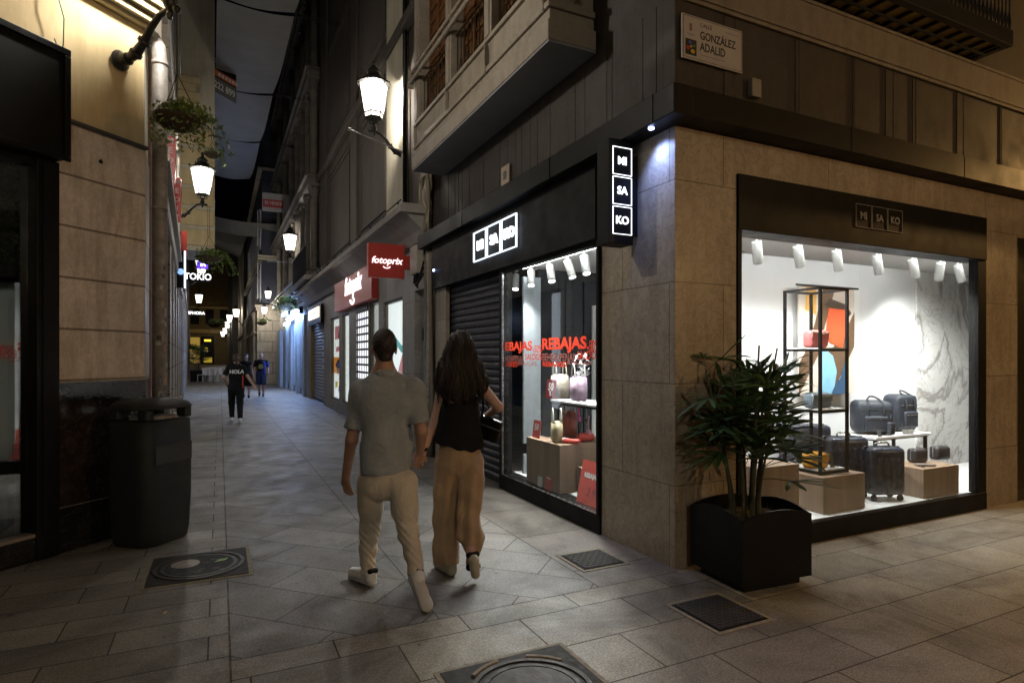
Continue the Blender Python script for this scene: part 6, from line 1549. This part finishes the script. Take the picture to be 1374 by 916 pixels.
def woman():
    f_ = Vector((.22, 1, 0)).normalized(); sd = f_.cross(UP); dm = 4.46
    t = thing('person', 'woman with long dark hair in black top and wide tan trousers seen from behind', 'person', (1.6, 4.2, 0))
    hd_ = P(617, 472, dm); nk = P(616, 503, dm)
    shL, shR = P(594, 520, dm), P(645, 517, dm)
    elL, wrL = P(583, 568, dm), P(569, 603, dm-.10); elR, wrR = P(669, 546, dm+.02), P(648, 562, dm+.26)
    hipL, hipR = P(603, 620, dm), P(631, 620, dm)
    knL, anL = P(604, 695, dm+.08), P(604, 757, dm+.02); knR, anR = P(626, 690, dm+.05), P(632, 742, dm-.15)
    b = SDF(); head(b, hd_, Vector((.35, 1, 0)), 1.0); b.cap(hd_-UP*.05, nk-UP*.02, .048, .05, .03)
    b.chain([nk-UP*.03, P(617, 540, dm), P(616, 575, dm), P(617, 615, dm)], [.085, .115, .10, .125], .05, (f_, 1.4))
    b.cap(shL, shR, .05, .05, .04); b.chain([shL, elL, wrL], [.043, .035, .024], .015); b.chain([shR, elR, wrR], [.043, .036, .024], .015)
    hand(b, wrL, P(562, 622, dm-.14)-wrL, Vector((-.3, 1, 0)), -1, .6, .92); hand(b, wrR, Vector((-.7, .6, .1)), Vector((0, 0, -1)), 1, .8, .92)
    b.chain([hipL, knL, anL], [.085, .05, .034], .03); b.chain([hipR, knR, anR], [.085, .05, .034], .03)
    b.cap(anL, anL+Vector((-.02, .12, -.045)), .032, .028, .02); b.cap(anR, anR+Vector((.01, .05, -.09)), .032, .028, .02)
    b.mesh('body', M_skin2, t, .0062)
    s = SDF(); s.chain([P(618, 533, dm), P(617, 560, dm), P(615, 594, dm)], [.132, .140, .178], .05, (f_, 1.5)); s.cap(P(615, 594, dm), P(615, 608, dm), .185, .178, .03, (f_, 1.45))
    hz = P(616, 598, dm).z
    def hem(F, X, Y, Z):
        return np.maximum(np.maximum(F, Z-(P(617, 528, dm).z+.012*np.sin(X*14))), hz-.030+.045*np.abs((X-1.66)/.18)**1.5*0.9+.006*np.sin(X*60)-Z)
    M_bk = cloth('black_crepe', (.010, .010, .011), .8)
    s.mesh('top', M_bk, t, .0075, comp(folds(.007, 10, 8), hem))
    for q in (-.06, .065):
        m = MB(); m.tube([P(617, 528, dm)+sd*q-f_*.085, nk+sd*q-f_*.06-UP*.01, nk+sd*q+f_*.03-UP*.01], .008, 6); m.build('shoulder_strap', M_bk, t, True)
    tr = SDF(); wz = P(616, 590, dm); tr.cap(wz, P(616, 612, dm), .135, .165, .04, (f_, 1.4))
    tr.chain([P(601, 622, dm), P(599, 660, dm+.03), P(599, 700, dm+.05), P(600, 752, dm+.04)], [.096, .094, .095, .101], .006, (f_, 1.1))
    tr.chain([P(632, 622, dm), P(632, 660, dm-.02), P(628, 690, dm-.05), P(630, 715, dm-.07), P(634, 731, dm-.08)], [.098, .092, .080, .086, .068], .006, (f_, 1.1))
    tr.cap(P(641, 720, dm-.03), P(634, 727, dm-.05), .06, .07, .04)
    hzL = P(600, 755, dm).z
    def pl_(F, X, Y, Z): 
        u_ = (X*sd.x+Y*sd.y); return F+.009*np.sin(u_*75+np.sin(Z*5)*1.5)*np.clip((1.0-Z)*1.6, .15, 1)+.004*np.sin(Z*30+X*30)
    tr.mesh('trousers', cloth('tan_linen', (.42, .29, .175)), t, .0072, comp(pl_, cutz(lo=hzL, wob=.003)))
    hh = SDF(); c0 = hd_
    hh.cap(c0+UP*.055-f_*.02, c0+UP*.02-f_*.03, .092, .098, .04, (sd, 1.0)); hh.cap(c0+UP*.10-f_*.01+sd*.01, c0+UP*.09-f_*.05, .06, .055, .04)
    hh.cap(c0+UP*.06-f_*.095+sd*.035, c0+UP*.045-f_*.10+sd*.05, .040, .034, .03)
    hh.chain([c0-UP*.0-f_*.05, P(613, 492, dm)-f_*.07, P(614, 508, dm)-f_*.09, P(615, 516, dm)-f_*.10], [.10, .128, .150, .125], .05, (f_, 1.7))
    hh.chain([P(600, 492, dm)-f_*.06, P(594, 512, dm)-f_*.08, P(594, 524, dm)-f_*.09], [.06, .058, .035], .04); hh.chain([P(634, 490, dm)-f_*.05, P(641, 508, dm)-f_*.08, P(641, 519, dm)-f_*.09], [.055, .05, .03], .04)
    def wave(F, X, Y, Z):
        u_ = X*sd.x+Y*sd.y; return F+.006*np.sin(u_*95+np.sin(Z*21+u_*9)*2.2)+.003*np.sin(u_*260+Z*25+np.sin(Z*40)*1.5)
    s_h = N('long_dark_hair'); p_ = s_h.obj(); X_, Y_, Z_ = s_h.sep(p_)[:3]
    st_ = s_h.noise(s_h.comb(s_h.math('MULTIPLY', X_, 1.0), s_h.math('MULTIPLY', Y_, 1.0), s_h.math('MULTIPLY', Z_, .08)), 230, 4, .6, .6); s_h.bump(st_, .9, .01)
    M_lh = s_h.fin(s_h.mix(st_, (.007, .0045, .003), (.035, .021, .013)), .5)
    ho = hh.mesh('hair', M_lh, t, .0062, wave)
    rh = random.Random(77); m = MB(); vs_ = ho.data.vertices; RMt = RM[t.name]; top_ = [v for v in vs_ if (RMt @ v.co).z > c0.z-.02]; 
    from mathutils.kdtree import KDTree
    kd = KDTree(len(vs_)); 
    for i_, v in enumerate(vs_): kd.insert(RMt @ v.co, i_)
    kd.balance(); zend = P(617, 533, dm).z
    for k in range(230):
        p_ = RMt @ rh.choice(top_).co; 
        if (p_-c0).dot(f_) > .03: continue
        pts = [p_.copy()]; ph = rh.uniform(0, 6); lim = zend+rh.uniform(-.035, .05)
        while p_.z > lim and len(pts) < 20:
            q_ = p_-UP*.032+sd*(.006*math.sin(ph+len(pts)*.9)+(p_-c0).dot(sd)*.05); near_, idx_, _d = kd.find(q_); nn = vs_[idx_].normal
            p_ = Vector((near_.x, near_.y, q_.z))+nn*rh.uniform(.001, .006); pts.append(p_.copy())
        if len(pts) > 4: m.tube(pts, [.0022]*(len(pts)-1)+[.0006], 4)
    m.build('hair_strand', M_lh, t, True)['kind'] = 'stuff'
    eyes(hd_, Vector((.35, 1, 0)), t)
    M_sand = plain('cream_wedge', (.42, .38, .28), .7)
    for an, toe, up_ in ((Vector((anL.x, anL.y, .13)), Vector((anL.x-.04, anL.y+.17, .05)), 0), (anR, anR+Vector((.03, .02, -.15)), 1)):
        s1 = SDF()
        if not up_: s1.cap(an+Vector((.0, -.035, -.075)), toe+Vector((0, 0, -.015)), .040, .030, .02); s1.cap(an+Vector((0, -.03, -.10)), toe+Vector((0, 0, -.02)), .034, .024, .02)
        else: s1.cap(an+Vector((0, -.05, -.03)), toe+Vector((0, -.03, 0)), .038, .034, .02)
        so = s1.mesh('wedge_sandal', M_sand, t, .006, cutz(lo=.006))
        m = SDF(); m.cap(an+Vector((-.03, -.03, .0)), an+Vector((.035, -.03, 0)), .02, .02, .01); m.cap(an.lerp(toe, .75)+Vector((-.03, 0, .01)), an.lerp(toe, .75)+Vector((.03, 0, .01)), .026, .026, .01); m.mesh('ankle_strap', M_bk, so, .006)
    for q in (): pass
    m = MB(); m.tube([wrL+Vector((-.004, 0, .012)), wrL+Vector((.004, .003, -.004))], .029, 12); m.build('wristband', M_black, t, True)
    q_ = P(655, 575, dm+.10); t2 = thing('shoulder_bag', 'black shoulder bag hanging at the right hip of the woman', 'bag', (q_.x, q_.y, q_.z-.1))
    m = MB(); m.box(-.10, .10, -.045, .045, -.085, .085, .02, T(*q_) @ Rz(R(-40)) @ Ry(R(18)), 3); m.build('bag_body', plain('black_leather', (.012, .012, .013), .3), t2, True)
    m = MB(); m.box(-.10, .10, -.049, -.045, .02, .03, .001, T(*q_) @ Rz(R(-40)) @ Ry(R(18))); m.build('steel_trim', M_chrome, t2)
    m = MB(); m.tube([q_+Vector((-.06, 0, .07)), P(645, 548, dm+.02)-f_*.1, shR+Vector((-.005, -.055, .03)), shR+Vector((0, .03, .05)), q_+Vector((.05, .05, .08))], .007, 6); m.build('strap', plain('black_leather', (.012, .012, .013), .3), t2, True)
woman()

# ---- people further down the street, built in their own frame: +Y is the way they face
def walker(label, loc, rz, hgt, kind):
    t = thing('person', label, 'person', (0, 0, 0)); k_ = hgt/1.75
    V = lambda x, y, z: Vector((x, y, z))*k_
    f_ = Vector((0, 1, 0)); sd = Vector((1, 0, 0)); b = SDF(); hc = V(0, .02, 1.63); male = kind == 'shorts'
    sw = .20 if male else .17
    shL, shR = V(-sw, 0, 1.42), V(sw, 0, 1.42)
    if kind == 'holaback': elL, wrL, elR, wrR = V(-.30, -.06, 1.17), V(-.22, .13, 1.02), V(.27, -.12, 1.18), V(.38, -.30, .98)
    elif male: elL, wrL, elR, wrR = V(-.27, -.03, 1.14), V(-.27, .12, .92), V(.27, .02, 1.14), V(.29, .10, .90)
    else: elL, wrL, elR, wrR = V(-.22, -.06, 1.15), V(-.26, .02, .90), V(.23, .05, 1.15), V(.22, .22, 1.0)
    st = .16 if kind != 'holaback' else .22
    hipL, hipR = V(-.09, 0, .92), V(.09, 0, .92); knL, knR = V(-.09, st*.9, .50), V(.09, -.02, .50); anL, anR = V(-.08, st*1.1, .09), V(.07, -st*1.5, .13)
    head(b, hc, f_, k_); b.cap(hc-UP*.06, V(0, 0, 1.44), .05, .055, .03)
    b.chain([V(0, 0, 1.38), V(0, 0, 1.18), V(0, 0, .98)], [.12, .115, .13], .05, (f_, 1.35)); b.cap(shL, shR, .055, .055, .04)
    for sh, el, wr in ((shL, elL, wrL), (shR, elR, wrR)): b.chain([sh, el, wr], [.046, .038, .027], .015)
    hand(b, wrL, (wrL-elL)+Vector((0, 0, -.1)), Vector((.5, 1, 0)), -1, .5, .95); hand(b, wrR, (wrR-elR)+Vector((0, 0, -.05)), Vector((-.5, 1, 0)), 1, .4, .95)
    for hp, kn_, an in ((hipL, knL, anL), (hipR, knR, anR)): b.chain([hp, kn_, an], [.085, .055, .036], .03)
    body = b.mesh('body', M_skin if male else M_skin2, t, .011)
    top = SDF(); top.cap(V(0, 0, 1.37), V(0, 0, 1.20), .155, .15, .05, (f_, 1.4)); top.cap(V(0, 0, 1.20), V(0, 0, .93), .15, .165 if male else .15, .05, (f_, 1.35)); top.cap(shL, shR, .065, .065, .05)
    if kind != 'dress':
        for sh, el in ((shL, elL), (shR, elR)): top.cap(sh, sh.lerp(el, .62), .062, .062, .03)
    M_bt = cloth('black_jersey', (.012, .012, .014)); M_bl = cloth('royal_blue_jersey', (.02, .05, .32))
    sh_ = top.mesh('t_shirt' if kind != 'dress' else 'sleeveless_top', M_bt, t, .011, comp(folds(.004), cutz(lo=.90*k_)))
    if male:
        sp = SDF(); sp.cap(V(-.10, 0, 1.37), V(-.10, 0, .95), .075, .085, .05, (f_, .62)); sp.cap(shL, shL.lerp(elL, .62), .066, .066, .03)
        sp.mesh('blue_side_panel', M_bl, t, .011, comp(folds(.004), cutz(lo=.905*k_)))
        m = MB(); m.prism([(math.cos(a*PI/8)*.10, math.sin(a*PI/8)*.07) for a in range(9)], 0, .004, frame(V(.01, .155, 1.24), (-1, 0, 0), (0, 0, 1))); m.box(-.09, .09, -.11, -.01, 0, .004, 0, frame(V(.01, .155, 1.24), (-1, 0, 0), (0, 0, 1))); m.build('yellow_emblem', plain('olive_yellow_print', (.35, .36, .08), .7), sh_)
    if kind == 'holaback':
        text('HOLA', .12, frame(V(0, -.135, 1.31), (1, 0, 0), (0, 0, 1)), M_white, sh_, bold=.006, ext=.006, shear=.1)
        m = MB(); m.box(.125, .155, -.14, -.12, .85, 1.16, .004); m.build('red_lanyard', M_red, t)
    lw = SDF(); lw.cap(V(0, 0, .98), V(0, 0, .90), .155, .155, .04, (f_, 1.25))
    for hp, kn_, an in ((hipL, knL, anL), (hipR, knR, anR)):
        if kind == 'shorts': lw.chain([hp, kn_+UP*.03], [.11, .098], .03)
        elif kind == 'dress': lw.chain([hp, hp.lerp(kn_, .9)], [.11, .12], .06)
        else: lw.chain([hp, kn_, an+UP*.03], [.105, .078, .056], .03)
    nm_ = {'shorts': 'shorts', 'dress': 'skirt'}.get(kind, 'trousers')
    lw.mesh(nm_, cloth('navy_cotton', (.018, .03, .10)) if male else M_bt, t, .011, comp(folds(.004), cutz(lo=(.47*k_ if kind in ('shorts', 'dress') else .10))))
    for an, dz in ((anL, 0), (anR, .02)):
        s1 = SDF(); s1.cap(Vector((an.x, an.y-.04, .045+dz)), Vector((an.x, an.y+.15, .04)), .042, .036, .03); s1.cap(Vector((an.x, an.y-.02, .09+dz)), an, .04, .045, .03)
        s1.mesh('shoe', plain('white_leather', (.55, .53, .49), .5) if kind == 'holaback' else M_black, t, .010, cutz(lo=.004))
    h_ = SDF(); mh = plain('brown_hair', (.06, .035, .02), .6, 0, .3, 60, .6, 200)
    if kind == 'holaback':
        h_.cap(hc+UP*.05-f_*.02, hc+UP*.02-f_*.04, .088, .085, .03); h_.chain([hc+UP*.07-f_*.09, hc+UP*.03-f_*.17, hc-UP*.14-f_*.15], [.03, .038, .018], .02); h_.mesh('ponytail_hair', mh, t, .009)
    elif kind == 'dress':
        h_.cap(hc+UP*.055-f_*.03, hc+UP*.01-f_*.05, .090, .088, .03); h_.cap(hc-UP*.03-f_*.05, hc-UP*.14-f_*.06, .07, .05, .03); h_.mesh('hair', plain('dark_brown_hair', (.022, .014, .010), .6), t, .009)
    else:
        h_.cap(hc+UP*.055-f_*.035, hc+UP*.01-f_*.055, .076, .070, .02); h_.mesh('short_hair', mh, t, .009)
    eyes(hc, f_, t, k_)
    place(t, loc, rz); return t
walker('young person in black T shirt lettered HOLA walking away with a red lanyard', (.36, 16.3, 0), R(3), 1.66, 'holaback')
walker('man in black and blue T shirt with yellow emblem and navy shorts walking closer', (1.52, 26.6, 0), R(176), 1.74, 'shorts')
walker('woman in dark sleeveless dress walking beside the man in shorts', (.93, 25.9, 0), R(183), 1.68, 'dress')
